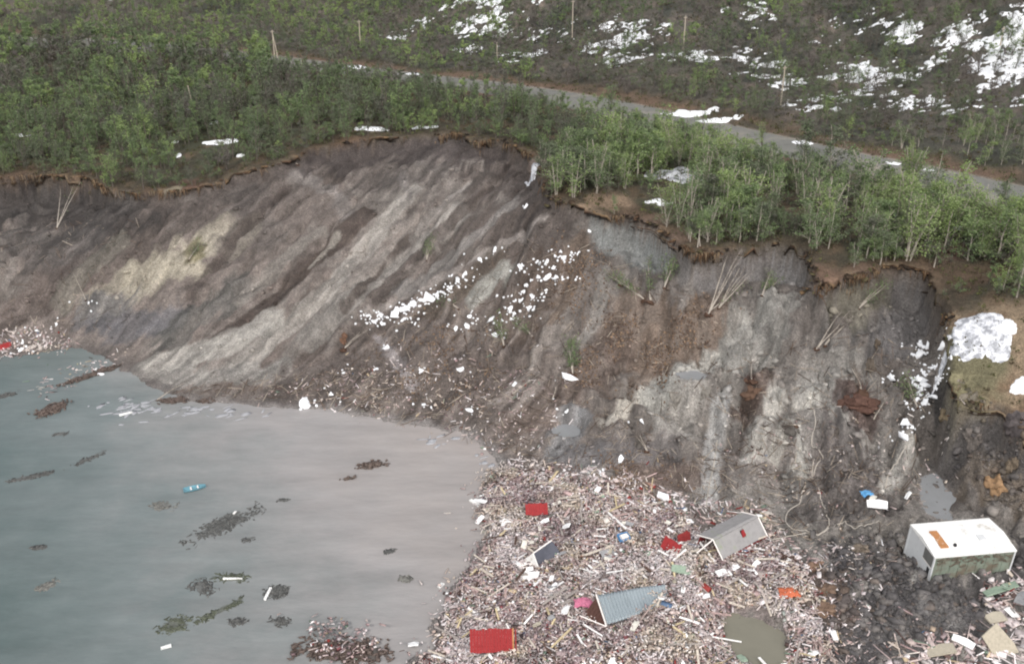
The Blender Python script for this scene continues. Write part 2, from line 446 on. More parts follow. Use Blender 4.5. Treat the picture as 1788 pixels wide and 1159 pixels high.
class MB:
    def __init__(s): s.v, s.f, s.c = [], [], []
    def poly(s, pts, faces, col=None):
        o = len(s.v); s.v += [tuple(p) for p in pts]; s.f += [tuple(i + o for i in f) for f in faces]
        if col is not None: s.c += [tuple(col)] * len(pts)
        return s
    def box(s, c, size, rot=None, col=None, jit=0):
        hx, hy, hz = size[0] / 2, size[1] / 2, size[2] / 2
        R = rot if rot is not None else Matrix.Identity(3)
        P = []
        for k in ((-1, -1, -1), (1, -1, -1), (1, 1, -1), (-1, 1, -1), (-1, -1, 1), (1, -1, 1), (1, 1, 1), (-1, 1, 1)):
            p = Vector((k[0] * hx, k[1] * hy, k[2] * hz))
            if jit: p += Vector((random.uniform(-jit, jit), random.uniform(-jit, jit), random.uniform(-jit, jit) * .3))
            P.append(Vector(c) + R @ p)
        return s.poly(P, [(0, 3, 2, 1), (4, 5, 6, 7), (0, 1, 5, 4), (1, 2, 6, 5), (2, 3, 7, 6), (3, 0, 4, 7)], col)
    def tube(s, pts, rad, n=6, col=None, cap=True):
        pts = [Vector(p) for p in pts]; rad = rad if hasattr(rad, '__len__') else [rad] * len(pts)
        rings = []
        for i, p in enumerate(pts):
            d = (pts[min(i + 1, len(pts) - 1)] - pts[max(i - 1, 0)])
            if d.length < 1e-6: d = Vector((0, 0, 1))
            d.normalize()
            a = d.orthogonal().normalized() if abs(d.z) > .99 else d.cross(Vector((0, 0, 1))).normalized()
            b = d.cross(a)
            rings.append([p + (a * math.cos(2 * PI * k / n) + b * math.sin(2 * PI * k / n)) * rad[i] for k in range(n)])
        V = [q for r in rings for q in r]; F = []
        for i in range(len(pts) - 1):
            for k in range(n):
                F.append((i * n + k, i * n + (k + 1) % n, (i + 1) * n + (k + 1) % n, (i + 1) * n + k))
        if cap:
            F.append(tuple(range(n))[::-1]); F.append(tuple((len(pts) - 1) * n + k for k in range(n)))
        return s.poly(V, F, col)
    def mesh(s, name, mat, smooth=False):
        me = bpy.data.meshes.new(name); me.from_pydata([tuple(v) for v in s.v], [], s.f)
        if s.c:
            ca = me.color_attributes.new('Col', 'FLOAT_COLOR', 'POINT')
            c4 = np.ones((len(s.v), 4), np.float32); c4[:, :3] = np.array(s.c)
            ca.data.foreach_set('color', c4.ravel())
        if smooth:
            me.polygons.foreach_set('use_smooth', np.ones(len(me.polygons), bool))
        me.update(); me.materials.append(mat)
        return me
    def build(s, name, mat, parent=None, smooth=False, **kw):
        return obj(name, s.mesh(name, mat, smooth), parent, **kw)

# ------------------------------------------------------------------ ground colours (soils, the hillside ones lightened in place of haze, laid out in world space)
def paint_ground():
    n1 = fbm(XX, YY, 9, 4, 101); n2 = fbm(XX, YY, 2.2, 4, 102); n3 = fbm(XX, YY, 22, 3, 103)
    C = np.zeros(XX.shape + (3,))
    def lay(col, m):
        m = np.clip(m, 0, 1)[..., None]
        C[:] = C * (1 - m) + lin(col) * m
    # bare slide soil
    C[:] = lin(128, 116, 109)
    lay((106, 93, 86), sstep(.0, .5, n3 + .4 * n2) * .8)
    lay((142, 133, 126), sstep(.12, .5, STK + .35 * n2) * .7)
    lay((100, 87, 80), sstep(.15, .5, -STK + .25 * n1) * .7)
    lay((146, 142, 136), WR * .6)
    lay((168, 165, 159), sstep(.0, .4, n1 - .3 * n2) * WR * .8)
    a1, a2 = math.radians(57), math.radians(84)
    u1 = XX * math.sin(a1) - YY * math.cos(a1); v1 = XX * math.cos(a1) + YY * math.sin(a1)
    u2 = XX * math.sin(a2) - YY * math.cos(a2); v2 = XX * math.cos(a2) + YY * math.sin(a2)
    wob = fbm(XX, YY, 8, 2, 60) * 1.3 + fbm(XX, YY, 2.5, 2, 61) * .35
    fine = fbm(u1 + wob, v1 / 8, .95, 3, 111, .65) * (1 - WR) + fbm(u2 + wob, v2 / 4, .95, 3, 112, .65) * WR
    fine = fine + .35 * fbm(XX, YY, .8, 2, 113)
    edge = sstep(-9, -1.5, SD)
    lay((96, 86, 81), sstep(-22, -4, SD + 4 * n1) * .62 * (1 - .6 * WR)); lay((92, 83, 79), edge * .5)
    blot = fbm(XX, YY, 5, 5, 115, .65); lay((94, 83, 77), sstep(.1, .45, blot) * .6); lay((146, 138, 131), sstep(.12, .45, -blot) * .45)
    def stroke(pts, w, col, k=1.0, rag=.8, soft=.3):
        px, py = zip(*pts)
        x, y, z = hit(px, py, False)
        P = list(zip(x, y))
        x0, x1, y0, y1 = min(x) - w * 3, max(x) + w * 3, min(y) - w * 3, max(y) + w * 3
        i0, i1 = np.searchsorted(GX, [x0, x1]); j0, j1 = np.searchsorted(GY, [y0, y1])
        if i1 <= i0 or j1 <= j0: return
        s = np.s_[j0:j1, i0:i1]
        if len(P) == 1: d = np.hypot(XX[s] - P[0][0], YY[s] - P[0][1])
        else: d = seg_dist(XX[s], YY[s], P)
        d = d + w * rag * (n2[s] * .7 + fine[s] * .7 + fbm(XX[s], YY[s], 5, 3, 140) * .5 + STK[s] * .5)
        m = sstep(w * (1 + soft * .5), w * (1 - soft), d) * k * (SD[s] < -.2) * (.8 + .2 * sstep(-.35, .25, n2[s] + .6 * STK[s]))
        m = np.clip(m, 0, 1)[..., None]
        C[s] = C[s] * (1 - m) + lin(col) * m
    S = stroke
    # left part of the scar
    S([(0, 350), (100, 370), (190, 370)], 6.5, (68, 64, 63), .9)
    S([(0, 420), (120, 430)], 5, (90, 85, 83), .7)
    S([(20, 540), (140, 500)], 3, (112, 98, 92), .7)
    S([(110, 540), (150, 470), (210, 420)], 1.4, (132, 126, 114), .7)
    S([(180, 530), (230, 505), (330, 450), (420, 410)], 3.0, (164, 154, 136), .95)
    S([(240, 480), (340, 470)], 2.2, (168, 158, 138), .9)
    S([(345, 440)], 2.0, (116, 108, 70), .8)
    S([(170, 560), (230, 570), (290, 560)], 3.0, (104, 104, 110), .8)
    S([(300, 590), (360, 540), (410, 500)], 2.8, (104, 102, 98), .8)
    S([(400, 440), (470, 400), (430, 340)], 3, (102, 94, 90), .7)
    S([(520, 300), (590, 340), (610, 380)], 1.5, (138, 130, 126), .7)
    S([(440, 330), (400, 420)], 1.2, (84, 76, 73), .7)
    S([(560, 400), (490, 460), (420, 520)], 1.1, (144, 136, 128), .8)
    S([(640, 375), (545, 460), (450, 550), (335, 632)], 2.0, (84, 72, 66), 1, .3, .2)
    S([(545, 465), (590, 410)], .8, (146, 138, 128), .9)
    S([(720, 330), (650, 415), (570, 510), (480, 590), (420, 640)], 2.0, (164, 156, 148), 1, .5, .2)
    S([(260, 645), (400, 600), (470, 560)], 2.6, (168, 162, 154), 1, .4, .2)
    S([(300, 665), (360, 660), (480, 650)], 2.4, (150, 145, 139), .9)
    S([(540, 590), (640, 500), (740, 420), (800, 370)], 1.8, (158, 151, 144), .9)
    S([(560, 280), (700, 262), (860, 275)], 5, (86, 77, 75), .9)
    S([(640, 330), (760, 300)], 3, (96, 88, 84), .7)
    S([(705, 310), (712, 345)], .9, (140, 132, 128), .8)
    S([(860, 330), (760, 410), (650, 520)], .9, (88, 77, 72), .9)
    S([(950, 380), (860, 440), (760, 490), (640, 545)], .7, (160, 150, 144), .9)
    S([(780, 350), (700, 430), (600, 540)], .5, (96, 84, 78), .9)
    S([(820, 320), (760, 370), (720, 420)], .6, (156, 148, 142), .8)
    S([(500, 330), (430, 400), (330, 520)], .8, (92, 80, 75), .8)
    S([(1250, 800), (1400, 800), (1480, 830)], 4, (132, 122, 117), .7)
    S([(1100, 780), (1220, 800)], 3, (128, 118, 112), .7)
    S([(900, 350), (820, 420), (700, 510)], 1.0, (146, 140, 136), .8)
    S([(880, 300), (930, 330), (950, 360)], 2.0, (82, 72, 68), .8)
    # slumped middle with torn turf and leaf litter
    S([(740, 600), (620, 640), (500, 690)], 4, (104, 93, 88), .9)
    S([(800, 620), (880, 660), (700, 690)], 5, (106, 94, 88), .9)
    S([(860, 470), (760, 530)], 2.4, (102, 88, 74), .7)
    S([(830, 520), (880, 470)], 1.6, (154, 153, 146), .95)
    S([(660, 590), (700, 640), (720, 680)], .8, (150, 142, 142), .9)
    S([(1010, 430), (1000, 500), (960, 560)], 2.0, (118, 100, 86), .85)
    S([(960, 480), (900, 560)], 3, (112, 94, 82), .7)
    S([(1110, 560), (1180, 590), (1240, 560), (1150, 640)], 4.2, (122, 102, 87), .9)
    S([(1060, 620), (1000, 690), (930, 740)], 3.2, (112, 94, 84), .8)
    S([(1070, 390), (1110, 420), (1160, 440)], 3, (140, 143, 142), 1, .4)
    S([(1060, 470), (1040, 560), (1010, 600)], .9, (150, 144, 138), .8)
    S([(1220, 450), (1300, 455), (1350, 450)], 2.4, (132, 127, 126), .9)
    S([(1380, 470), (1400, 490)], 1.6, (146, 144, 146), .7)
    S([(1340, 520), (1290, 600)], 3.2, (152, 149, 143), .9)
    S([(1130, 680), (1060, 735)], 1.0, (186, 178, 166), 1, .5)
    S([(1000, 740), (980, 790), (1040, 800)], 2.0, (140, 140, 142), .9)
    S([(1240, 640), (1140, 690)], 2.0, (170, 167, 160), .95)
    S([(1150, 800), (1020, 800)], 3, (110, 104, 104), .8)
    S([(1100, 830), (1200, 830)], 2, (112, 92, 82), .8)
    # right part: run-out fingers and scarp faces
    S([(1600, 500), (1590, 560), (1560, 600)], 3, (112, 108, 108), .9)
    S([(1530, 510), (1480, 540)], 2, (118, 112, 92), .7)
    S([(1265, 690), (1245, 780), (1238, 880)], 1.0, (172, 170, 168), 1, .5)
    S([(1425, 690), (1405, 780), (1390, 860)], 1.2, (176, 172, 164), 1, .5)
    S([(1390, 720), (1350, 800)], .9, (170, 165, 156), .9, .5)
    S([(1350, 690), (1310, 800)], 1.3, (178, 173, 165), 1, .5)
    S([(1330, 660), (1300, 730)], 1.4, (98, 78, 68), .9)
    S([(1490, 690), (1510, 740)], 2.0, (90, 68, 62), .95)
    S([(1440, 760), (1500, 850), (1440, 880)], 4, (104, 96, 94), .8)
    S([(1590, 785), (1545, 860)], 1.0, (172, 167, 160), .95, .5)
    S([(1700, 740), (1780, 800)], 3, (98, 93, 92), .9)
    S([(1660, 640), (1630, 720)], 2.2, (64, 62, 62), .9)
    S([(1740, 850), (1788, 880)], 3, (128, 112, 94), .7)
    # wreckage field and churned dark clay
    S([(900, 880), (900, 1000), (860, 1100), (1100, 920), (1100, 1100), (1300, 1000), (1000, 1000)], 6, (166, 150, 145), .95)
    S([(1480, 980), (1560, 1010), (1600, 1090), (1500, 1140), (1650, 1050)], 5.5, (88, 85, 87), .95)
    S([(1720, 960), (1780, 980)], 4, (92, 88, 89), .9)
    S([(1430, 1000), (1470, 1080)], 2.0, (108, 90, 80), .9)
    C *= (1 + .6 * np.clip(fine, -.6, .8) * sstep(.3, 2.5, -SD))[..., None]
    # wet rim at the water
    wet = sstep(-2.2, -.2, SW) * (SD < 0)
    lay((104, 98, 96), wet * .6); lay((148, 141, 138), sstep(-1.3 , -.1, SW + .9 * n2) * (SD < 0) * sstep(-60, -20, XX) * .85)
    # plateau
    pl = sstep(-.35, .25, SD)
    D = C.copy()
    C[:] = lin(84, 78, 62)
    lay((106, 88, 66), sstep(-.05, .4, n2 + .3 * n1))
    lay((72, 74, 54), sstep(.05, .45, n1))
    far = sstep(6, 14, DR) * (YY > np.interp(XX, [p[0] for p in rxy], [p[1] for p in rxy]))
    lay((104, 98, 90), far * .9); lay((124, 110, 98), far * sstep(.1, .5, n2)); lay((76, 78, 70), far * sstep(.05, .4, n1 + .5 * n2))  # hillside soil beyond the road, its colour lightened to stand in for haze
    rim = sstep(4.2, .2, SD + n2 * 1.3)
    rimk = .35 + .65 * sstep(-.1, .35, n1 + .25 * WR)
    lay((104, 80, 62), rim * .85 * rimk)
    lay((146, 118, 88), rim * sstep(.1, .5, n2) * .8 * sstep(-.1, .3, n1 + .2 * WR))
    x, y, z = hit([1765], [665], False); tan = sstep(11, 5, np.hypot(XX - x[0], (YY - y[0]) * 1.0) + 3 * n1)
    lay((166, 140, 108), tan * .9); lay((120, 92, 66), tan * sstep(.0, .4, n2) * .8)
    for a_, b_, r_, c_ in [(1070, 352, 3.0, (146, 120, 94)), (1140, 385, 2.6, (130, 104, 84)), (1190, 412, 2.0, (124, 100, 82)), (1440, 485, 2.6, (124, 96, 76)), (1500, 470, 1.8, (116, 92, 74)), (1650, 440, 3, (116, 90, 78)), (330, 320, 3, (112, 84, 68)), (610, 245, 2, (120, 92, 66)), (300, 335, 2, (150, 138, 112)), (1700, 480, 4, (108, 86, 66)), (930, 285, 2.2, (136, 116, 104)), (860, 215, 3, (116, 94, 76))]:
        x, y, z = hit([a_], [b_], False)
        lay(c_, sstep(r_ * 1.3, r_ * .5, np.hypot(XX - x[0], YY - y[0]) + r_ * .8 * n2))
    gr_ = hit([1690], [640], False); lay((112, 112, 76), sstep(5, 2, np.hypot(XX - gr_[0][0], (YY - gr_[1][0]) * .7) + 2.5 * n2) * .8)
    cut = sstep(9.5, 5.5, DR + 2 * n1) * sstep(2.5, 4.5, DR)
    lay((124, 96, 76), cut * sstep(-.5, .2, n1) * .85)
    lay((150, 140, 128), sstep(4.4, 3.4, DR))
    C[:] = D * (1 - pl[..., None]) + C * pl[..., None]
    lum = C @ np.array([.3, .55, .15])
    return C * .72 + lum[..., None] * .28 * np.array([1.0, 1.0, .98])
GC = paint_ground()
nx, ny = len(GX), len(GY)
idx = np.arange(nx * ny).reshape(ny, nx)
F = np.stack([idx[:-1, :-1], idx[:-1, 1:], idx[1:, 1:], idx[1:, :-1]], -1).reshape(-1, 4)
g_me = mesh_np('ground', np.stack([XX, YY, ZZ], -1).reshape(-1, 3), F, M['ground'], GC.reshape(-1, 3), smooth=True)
obj('ground', g_me, kind='structure')

# ------------------------------------------------------------------ water
def make_water_mat():
    m, nt, b = new_mat('silty_water')
    geo = nt.nodes.new('ShaderNodeNewGeometry'); pos = geo.outputs['Position']
    sep = nt.nodes.new('ShaderNodeSeparateXYZ'); nt.links.new(pos, sep.inputs[0])
    n0 = noise_node(nt, .06, 6, .65, pos)
    # silt spreads from the slide: x grows towards it, and the plume bends along the far shore
    ma = nt.nodes.new('ShaderNodeMath'); ma.operation = 'MULTIPLY_ADD'; nt.links.new(sep.outputs[0], ma.inputs[0]); ma.inputs[1].default_value = .017; ma.inputs[2].default_value = .36
    mb = nt.nodes.new('ShaderNodeMath'); mb.operation = 'MULTIPLY_ADD'; nt.links.new(sep.outputs[1], mb.inputs[0]); mb.inputs[1].default_value = .0085; nt.links.new(ma.outputs[0], mb.inputs[2])
    mc = nt.nodes.new('ShaderNodeMath'); mc.operation = 'MULTIPLY_ADD'; nt.links.new(n0.outputs[0], mc.inputs[0]); mc.inputs[1].default_value = .75; nt.links.new(mb.outputs[0], mc.inputs[2])
    mr = nt.nodes.new('ShaderNodeMapRange'); mr.inputs[1].default_value = .35; mr.inputs[2].default_value = 1.75; nt.links.new(mc.outputs[0], mr.inputs[0])
    r = ramp(nt, mr.outputs[0], [(.0, lin(84, 99, 98)), (.3, lin(118, 126, 126)), (.58, lin(154, 151, 150)), (.95, lin(164, 155, 150))])
    mps = nt.nodes.new('ShaderNodeMapping'); nt.links.new(pos, mps.inputs[0]); mps.inputs['Rotation'].default_value = (0, 0, -.6); mps.inputs['Scale'].default_value = (.35, 1.3, 1)
    n1 = noise_node(nt, .28, 7, .68, mps.outputs[0])
    r1 = ramp(nt, n1.outputs[0], [(.3, .84), (.7, 1.12)])
    c = mixc(nt, 'MULTIPLY', 1.0, r.outputs[0], r1.outputs[0])
    nt.links.new(c, b.inputs['Base Color'])
    b.inputs['Roughness'].default_value = .12; b.inputs['Specular IOR Level'].default_value = .5; b.inputs['IOR'].default_value = 1.33
    mp = nt.nodes.new('ShaderNodeMapping'); nt.links.new(pos, mp.inputs[0]); mp.inputs['Rotation'].default_value = (0, 0, .5); mp.inputs['Scale'].default_value = (.7, 1.6, 1)
    n2 = noise_node(nt, 1.1, 5, .6, mp.outputs[0])
    bp = bump(nt, b, n2.outputs[0], .35, .16); nt.links.new(bp.outputs[0], b.inputs['Normal'])
    return m
M['water'] = make_water_mat()
wv = MB(); wv.poly([(-420, -30, 0), (60, -30, 0), (60, 150, 0), (-420, 150, 0)], [(0, 1, 2, 3)])
wv.build('water', M['water'], kind='structure')
M['pond'] = mat_flat('puddle_water', lin(126, 123, 110), .15, .12, .5, .5)
M['puddle'] = mat_flat('clay_puddle', lin(138, 140, 142), .15, .1, .6, .5)
for k, (a, b, z, rx, ry) in enumerate(PONDS):
    x, y = at(a, b, z); x, y = float(x), float(y)
    pts = [(x + rx * 1.5 * math.cos(2 * PI * i / 40) + SHEAR[k] * ry * 1.5 * math.sin(2 * PI * i / 40), y + ry * 1.5 * math.sin(2 * PI * i / 40), z - .03) for i in range(40)]
    if k >= 1: pts = [(x + rx * 1.25 * math.cos(2 * PI * i / 40) + SHEAR[k] * ry * 1.25 * math.sin(2 * PI * i / 40), y + ry * 1.25 * math.sin(2 * PI * i / 40), z - .05) for i in range(40)]
    MB().poly(pts, [tuple(range(40))]).build('water_puddle', M['pond'] if k == 0 else M['puddle'], kind='structure')

# ------------------------------------------------------------------ road
def resample(pts, step):
    out = [pts[0]]
    for a, b in zip(pts[:-1], pts[1:]):
        L = math.dist(a[:2], b[:2]); n = max(1, int(L / step))
        out += [tuple(a[k] + (b[k] - a[k]) * i / n for k in range(len(a))) for i in range(1, n + 1)]
    return out
M['asphalt'] = mat_flat('worn_asphalt', lin(116, 116, 112), .85, .2, .8, .25, stain=lin(134, 130, 122), stain_scale=.25)
rp = resample([(x, y) for x, y in rxy], 2.0)
mb = MB()
V, Fc = [], []
for i, (x, y) in enumerate(rp):
    a = rp[max(0, i - 1)]; b = rp[min(len(rp) - 1, i + 1)]
    t = Vector((b[0] - a[0], b[1] - a[1])).normalized(); nrm = Vector((-t.y, t.x))
    zs = [float(ground_z(x + nrm.x * o, y + nrm.y * o)) for o in (-2.7, -1.3, 0, 1.3, 2.7)]
    zc = max(zs)
    for o in (-4.2, -2.2, -1, 1, 2.2, 4.2):
        V.append((x + nrm.x * o, y + nrm.y * o, zc + (.06 if abs(o) < 2 else .05) if abs(o) < 2.9 else float(ground_z(x + nrm.x * o, y + nrm.y * o)) - .06))
for i in range(len(rp) - 1):
    for k in range(5):
        Fc.append((i * 6 + k, (i + 1) * 6 + k, (i + 1) * 6 + k + 1, i * 6 + k + 1))
mb.poly(V, [f[::-1] for f in Fc]).build('road', M['asphalt'], kind='structure')

# ------------------------------------------------------------------ batches of simple solids
def rot_np(n, tilt=.35, yaw=None):
    yaw = rng.uniform(0, 2 * PI, n) if yaw is None else yaw
    ax = rng.uniform(0, 2 * PI, n); tl = np.abs(rng.normal(0, tilt, n))
    c, s_ = np.cos(yaw), np.sin(yaw); z0, o1 = np.zeros(n), np.ones(n)
    Rz = np.stack([np.stack([c, -s_, z0], -1), np.stack([s_, c, z0], -1), np.stack([z0, z0, o1], -1)], 1)
    kx, ky = np.cos(ax), np.sin(ax); C, S = np.cos(tl), np.sin(tl); V = 1 - C
    Rt = np.stack([np.stack([C + kx * kx * V, kx * ky * V, ky * S], -1), np.stack([kx * ky * V, C + ky * ky * V, -kx * S], -1), np.stack([-ky * S, kx * S, C], -1)], 1)
    return Rt @ Rz
def slope_rot(x, y):
    e = .7
    zx = (ground_z(x + e, y) - ground_z(x - e, y)) / (2 * e); zy = (ground_z(x, y + e) - ground_z(x, y - e)) / (2 * e)
    n = np.stack([-zx, -zy, np.ones_like(zx)], -1); n /= np.linalg.norm(n, axis=-1, keepdims=True)
    a = np.stack([n[:, 2], np.zeros(len(n)), -n[:, 0]], -1); a /= np.linalg.norm(a, axis=-1, keepdims=True)
    b = np.cross(n, a)
    return np.stack([a, b, n], -1)
CUBE = np.array([(-1, -1, -1), (1, -1, -1), (1, 1, -1), (-1, 1, -1), (-1, -1, 1), (1, -1, 1), (1, 1, 1), (-1, 1, 1)], float) / 2
CF = np.array([(0, 3, 2, 1), (4, 5, 6, 7), (0, 1, 5, 4), (1, 2, 6, 5), (2, 3, 7, 6), (3, 0, 4, 7)])
def batch(template, faces, pos, size, R, jit=0):
    n, k = len(pos), len(template)
    v = template[None] * size[:, None, :]
    if jit: v = v * (1 + rng.uniform(-jit, jit, v.shape))
    v = np.einsum('nij,nkj->nki', R, v) + pos[:, None, :]
    f = faces[None] + (np.arange(n) * k)[:, None, None]
    return v.reshape(-1, 3), f.reshape(-1, faces.shape[1])
_t = (1 + 5 ** .5) / 2
ICO = np.array([(-1, _t, 0), (1, _t, 0), (-1, -_t, 0), (1, -_t, 0), (0, -1, _t), (0, 1, _t), (0, -1, -_t), (0, 1, -_t), (_t, 0, -1), (_t, 0, 1), (-_t, 0, -1), (-_t, 0, 1)]) / 1.9
ICOF = np.array([(0, 11, 5), (0, 5, 1), (0, 1, 7), (0, 7, 10), (0, 10, 11), (1, 5, 9), (5, 11, 4), (11, 10, 2), (10, 7, 6), (7, 1, 8), (3, 9, 4), (3, 4, 2), (3, 2, 6), (3, 6, 8), (3, 8, 9), (4, 9, 5), (2, 4, 11), (6, 2, 10), (8, 6, 7), (9, 8, 1)])
def rand_in(px_poly, n):
    """n spots spread evenly over the ground inside a patch outlined by photo pixels"""
    x, y, z = hit([p[0] for p in px_poly], [p[1] for p in px_poly], False)
    P = list(zip(x, y)); ox, oy = [], []
    while sum(map(len, ox)) < n:
        a = rng.uniform(min(x), max(x), n * 2); b = rng.uniform(min(y), max(y), n * 2)
        k = in_poly(a, b, P); ox.append(a[k]); oy.append(b[k])
    return np.concatenate(ox)[:n], np.concatenate(oy)[:n]

# ------------------------------------------------------------------ birches
def birch(seed, h, nq, qs, stems=None, limb_n=9, trunk_sides=5, twigs=True, spread=1.0):
    r = random.Random(seed)
    tr = MB(); cen = []
    stems = stems or r.choice([1, 1, 2, 3])
    for s in range(stems):
        az = r.uniform(0, 2 * PI); lean = r.uniform(.02, .1) + (.07 * (stems - 1))
        hh = h * r.uniform(.82, 1.0)
        pts = []
        bx, by = (r.uniform(-.15, .15), r.uniform(-.15, .15)) if stems > 1 else (0, 0)
        for i in range(6):
            t = i / 5
            pts.append(Vector((bx + math.cos(az) * lean * hh * t ** 1.3 + r.uniform(-.06, .06) * (i > 0), by + math.sin(az) * lean * hh * t ** 1.3 + r.uniform(-.06, .06) * (i > 0), hh * t)))
        pts[0].z = -.25
        rad = [.075 * h / 6 * (1 - .82 * i / 5) + .008 for i in range(6)]
        tr.tube(pts, rad, trunk_sides, cap=False)
        for k in range(limb_n):
            t = r.uniform(.04, .95); i = min(4, int(t * 5)); p = pts[i].lerp(pts[i + 1], t * 5 - i)
            a = r.uniform(0, 2 * PI); el = math.radians(r.uniform(30, 68)); L = h * (.30 * (1.1 - t * .75)) * r.uniform(.7, 1.25) * spread
            d = Vector((math.cos(a) * math.cos(el), math.sin(a) * math.cos(el), math.sin(el)))
            q = p + d * L * .55 + Vector((0, 0, .05 * L)); e = p + d * L
            e.z -= .06 * L
            tr.tube([p, q, e], [.022, .014, .006], 3, cap=False)
            for m_ in range(3): cen.append((p.lerp(q, .5 + .5 * m_ / 2), .18)); cen.append((q.lerp(e, m_ / 2), .2))
            if twigs:
                for m_ in range(2):
                    b0 = q.lerp(e, r.uniform(0, .8)); dd = Vector((r.uniform(-1, 1), r.uniform(-1, 1), r.uniform(-.2, 1))).normalized() * L * .4
                    tr.tube([b0, b0 + dd], [.009, .004], 3, cap=False); cen.append((b0 + dd, .2)); cen.append((b0 + dd * .5, .15))
    g = np.random.default_rng(seed)
    C = np.array([tuple(c[0]) for c in cen]); ci = g.integers(0, len(C), nq)
    P = C[ci] + g.normal(0, .03 * h, (nq, 3))
    A = g.normal(0, 1, (nq, 3)); A /= np.linalg.norm(A, axis=1, keepdims=True)
    B = np.cross(A, g.normal(0, 1, (nq, 3))); B /= np.linalg.norm(B, axis=1, keepdims=True)
    sz = qs * g.uniform(.55, 1.25, nq)[:, None]
    lv = np.stack([P - A * sz * .5, P + B * sz * .32, P + A * sz * .5, P - B * sz * .32], 1).reshape(-1, 3)
    lf = np.arange(nq * 4).reshape(-1, 4)
    return tr, lv, lf
def tree_tint(seed, base):
    return base + np.random.default_rng(seed).uniform(-.06, .06)

bare_px = [(360, 268, 6), (330, 310, 4), (1690, 480, 5), (1660, 560, 6), (1760, 660, 11), (1600, 440, 2), (1450, 470, 3.0), (940, 330, 2.5), (1180, 305, 3), (1100, 350, 3.5), (250, 315, 4), (60, 245, 3), (640, 226, 3), (1172, 332, 4.0), (1150, 352, 3.0), (1200, 345, 2.5), (1060, 358, 3), (1140, 388, 2.5), (1440, 480, 3)]
bare = []
for a, b, r_ in bare_px:
    q = hit1(a, b); bare.append((q[0], q[1], r_))
# candidate spots over the plateau and the hillside
cand = []
gx, gy = np.meshgrid(np.arange(-150, 160, 2.0), np.arange(84, 300, 2.0))
gx = (gx + rng.uniform(-1, 1, gx.shape)).ravel(); gy = (gy + rng.uniform(-1, 1, gy.shape)).ravel()
gz = ground_z(gx, gy); gs = grid_val(SD, gx, gy); gr = grid_val(DR, gx, gy)
u, v, dep = pix(gx, gy, gz)
road_y = np.interp(gx, [p[0] for p in rxy], [p[1] for p in rxy])
uphill = gy > road_y
dn = fbm(gx, gy, 16, 3, 200); dn2 = fbm(gx, gy, 6, 3, 201)
dens = np.where(uphill, 1.05 - .28 * sstep(-10, 45, gx) + .55 * dn2, .70 + .75 * dn2)
keep = (gs > .35) & (gr > 4.6) & (u > -160) & (u < W0 + 160) & (v > -120) & (v < H0 + 40) & (rng.uniform(0, 1, gx.shape) < dens) & ~(uphill & (gr < 7))
for bx, by, r_ in bare: keep &= np.hypot(gx - bx, gy - by) > r_
gx, gy, gz, uphill, dep, u, v, gs = (q[keep] for q in (gx, gy, gz, uphill, dep, u, v, gs))
hgt = np.where(uphill, rng.uniform(2.0, 4.6, len(gx)), rng.uniform(3.0, 7.4, len(gx)) * (1 + .35 * fbm(gx, gy, 7, 2, 206))) * np.where(gs < 4, .85, 1.0)
left_green = sstep(10, -45, gx)
tint = rng.normal(0, .13, len(gx)) + np.where(uphill, .5, 0) * fbm(gx, gy, 5, 3, 208) + .45 * fbm(gx, gy, 9, 3, 205) + np.where(uphill, -.2 + .26 * left_green + .2 * (rng.uniform(0, 1, len(gx)) < .15), -.02 + .14 * sstep(0, 40, gx))
drt = grid_val(DR, gx, gy)
px430 = (u < 470)
cap = np.where(px430 | (rng.uniform(0, 1, len(gx)) < .38), 9, 2.4 + .26 * np.maximum(drt - 3, 0))
hgt = np.where(px430 & ~uphill & (drt < 14), np.maximum(hgt, 6.2 + 1.6 * rng.uniform(0, 1, len(gx))), hgt)
hgt = np.where(~uphill & (drt < 24), np.minimum(hgt, cap), hgt)
NT = len(gx)
HERO = [(1268, 395, 8.6, .32), (1262, 372, 7.4, .25), (1305, 385, 7.2, .28), (1000, 345, 7.0, .3), (972, 340, 6.0, .26), (1040, 320, 6.8, .22), (1130, 300, 6.6, .2), (1350, 375, 6.0, .1), (1500, 425, 6.8, .2), (1530, 430, 6.0, .26), (1445, 420, 5.6, .3), (1690, 455, 6.8, .12), (1740, 450, 7.4, .2), (1775, 520, 7.6, .16), (1090, 330, 5.6, .3),
        (1290, 410, 6.4, .34), (1580, 420, 6.4, .05), (1010, 300, 7, .15), (60, 200, 7.5, .2), (170, 240, 8, .25), (210, 270, 7.5, .22), (250, 285, 7, .15), (100, 100, 7, .2), (320, 120, 8, .2), (200, 200, 7.5, .25), (20, 150, 8, .3), (1640, 420, 6, .1), (1790, 440, 7, .1)]
hq = [hit1(a, b) for a, b, h_, t_ in HERO]
gx = np.concatenate([gx, [q[0] for q in hq]]); gy = np.concatenate([gy, [q[1] for q in hq]]); gz = np.concatenate([gz, [q[2] for q in hq]])
hgt = np.concatenate([hgt, [q[2] for q in HERO]]); tint = np.concatenate([tint, [q[3] for q in HERO]]); gs = np.concatenate([gs, np.full(len(HERO), 5.)]); uphill = np.concatenate([uphill, np.zeros(len(HERO), bool)])
u, v, dep = pix(gx, gy, gz)
inframe = (u > 0) & (u < W0) & (v > 0) & (v < H0 + 20)
order = np.argsort(np.where(inframe, dep, 1e6))
near = order[:300]; rest = order[300:]
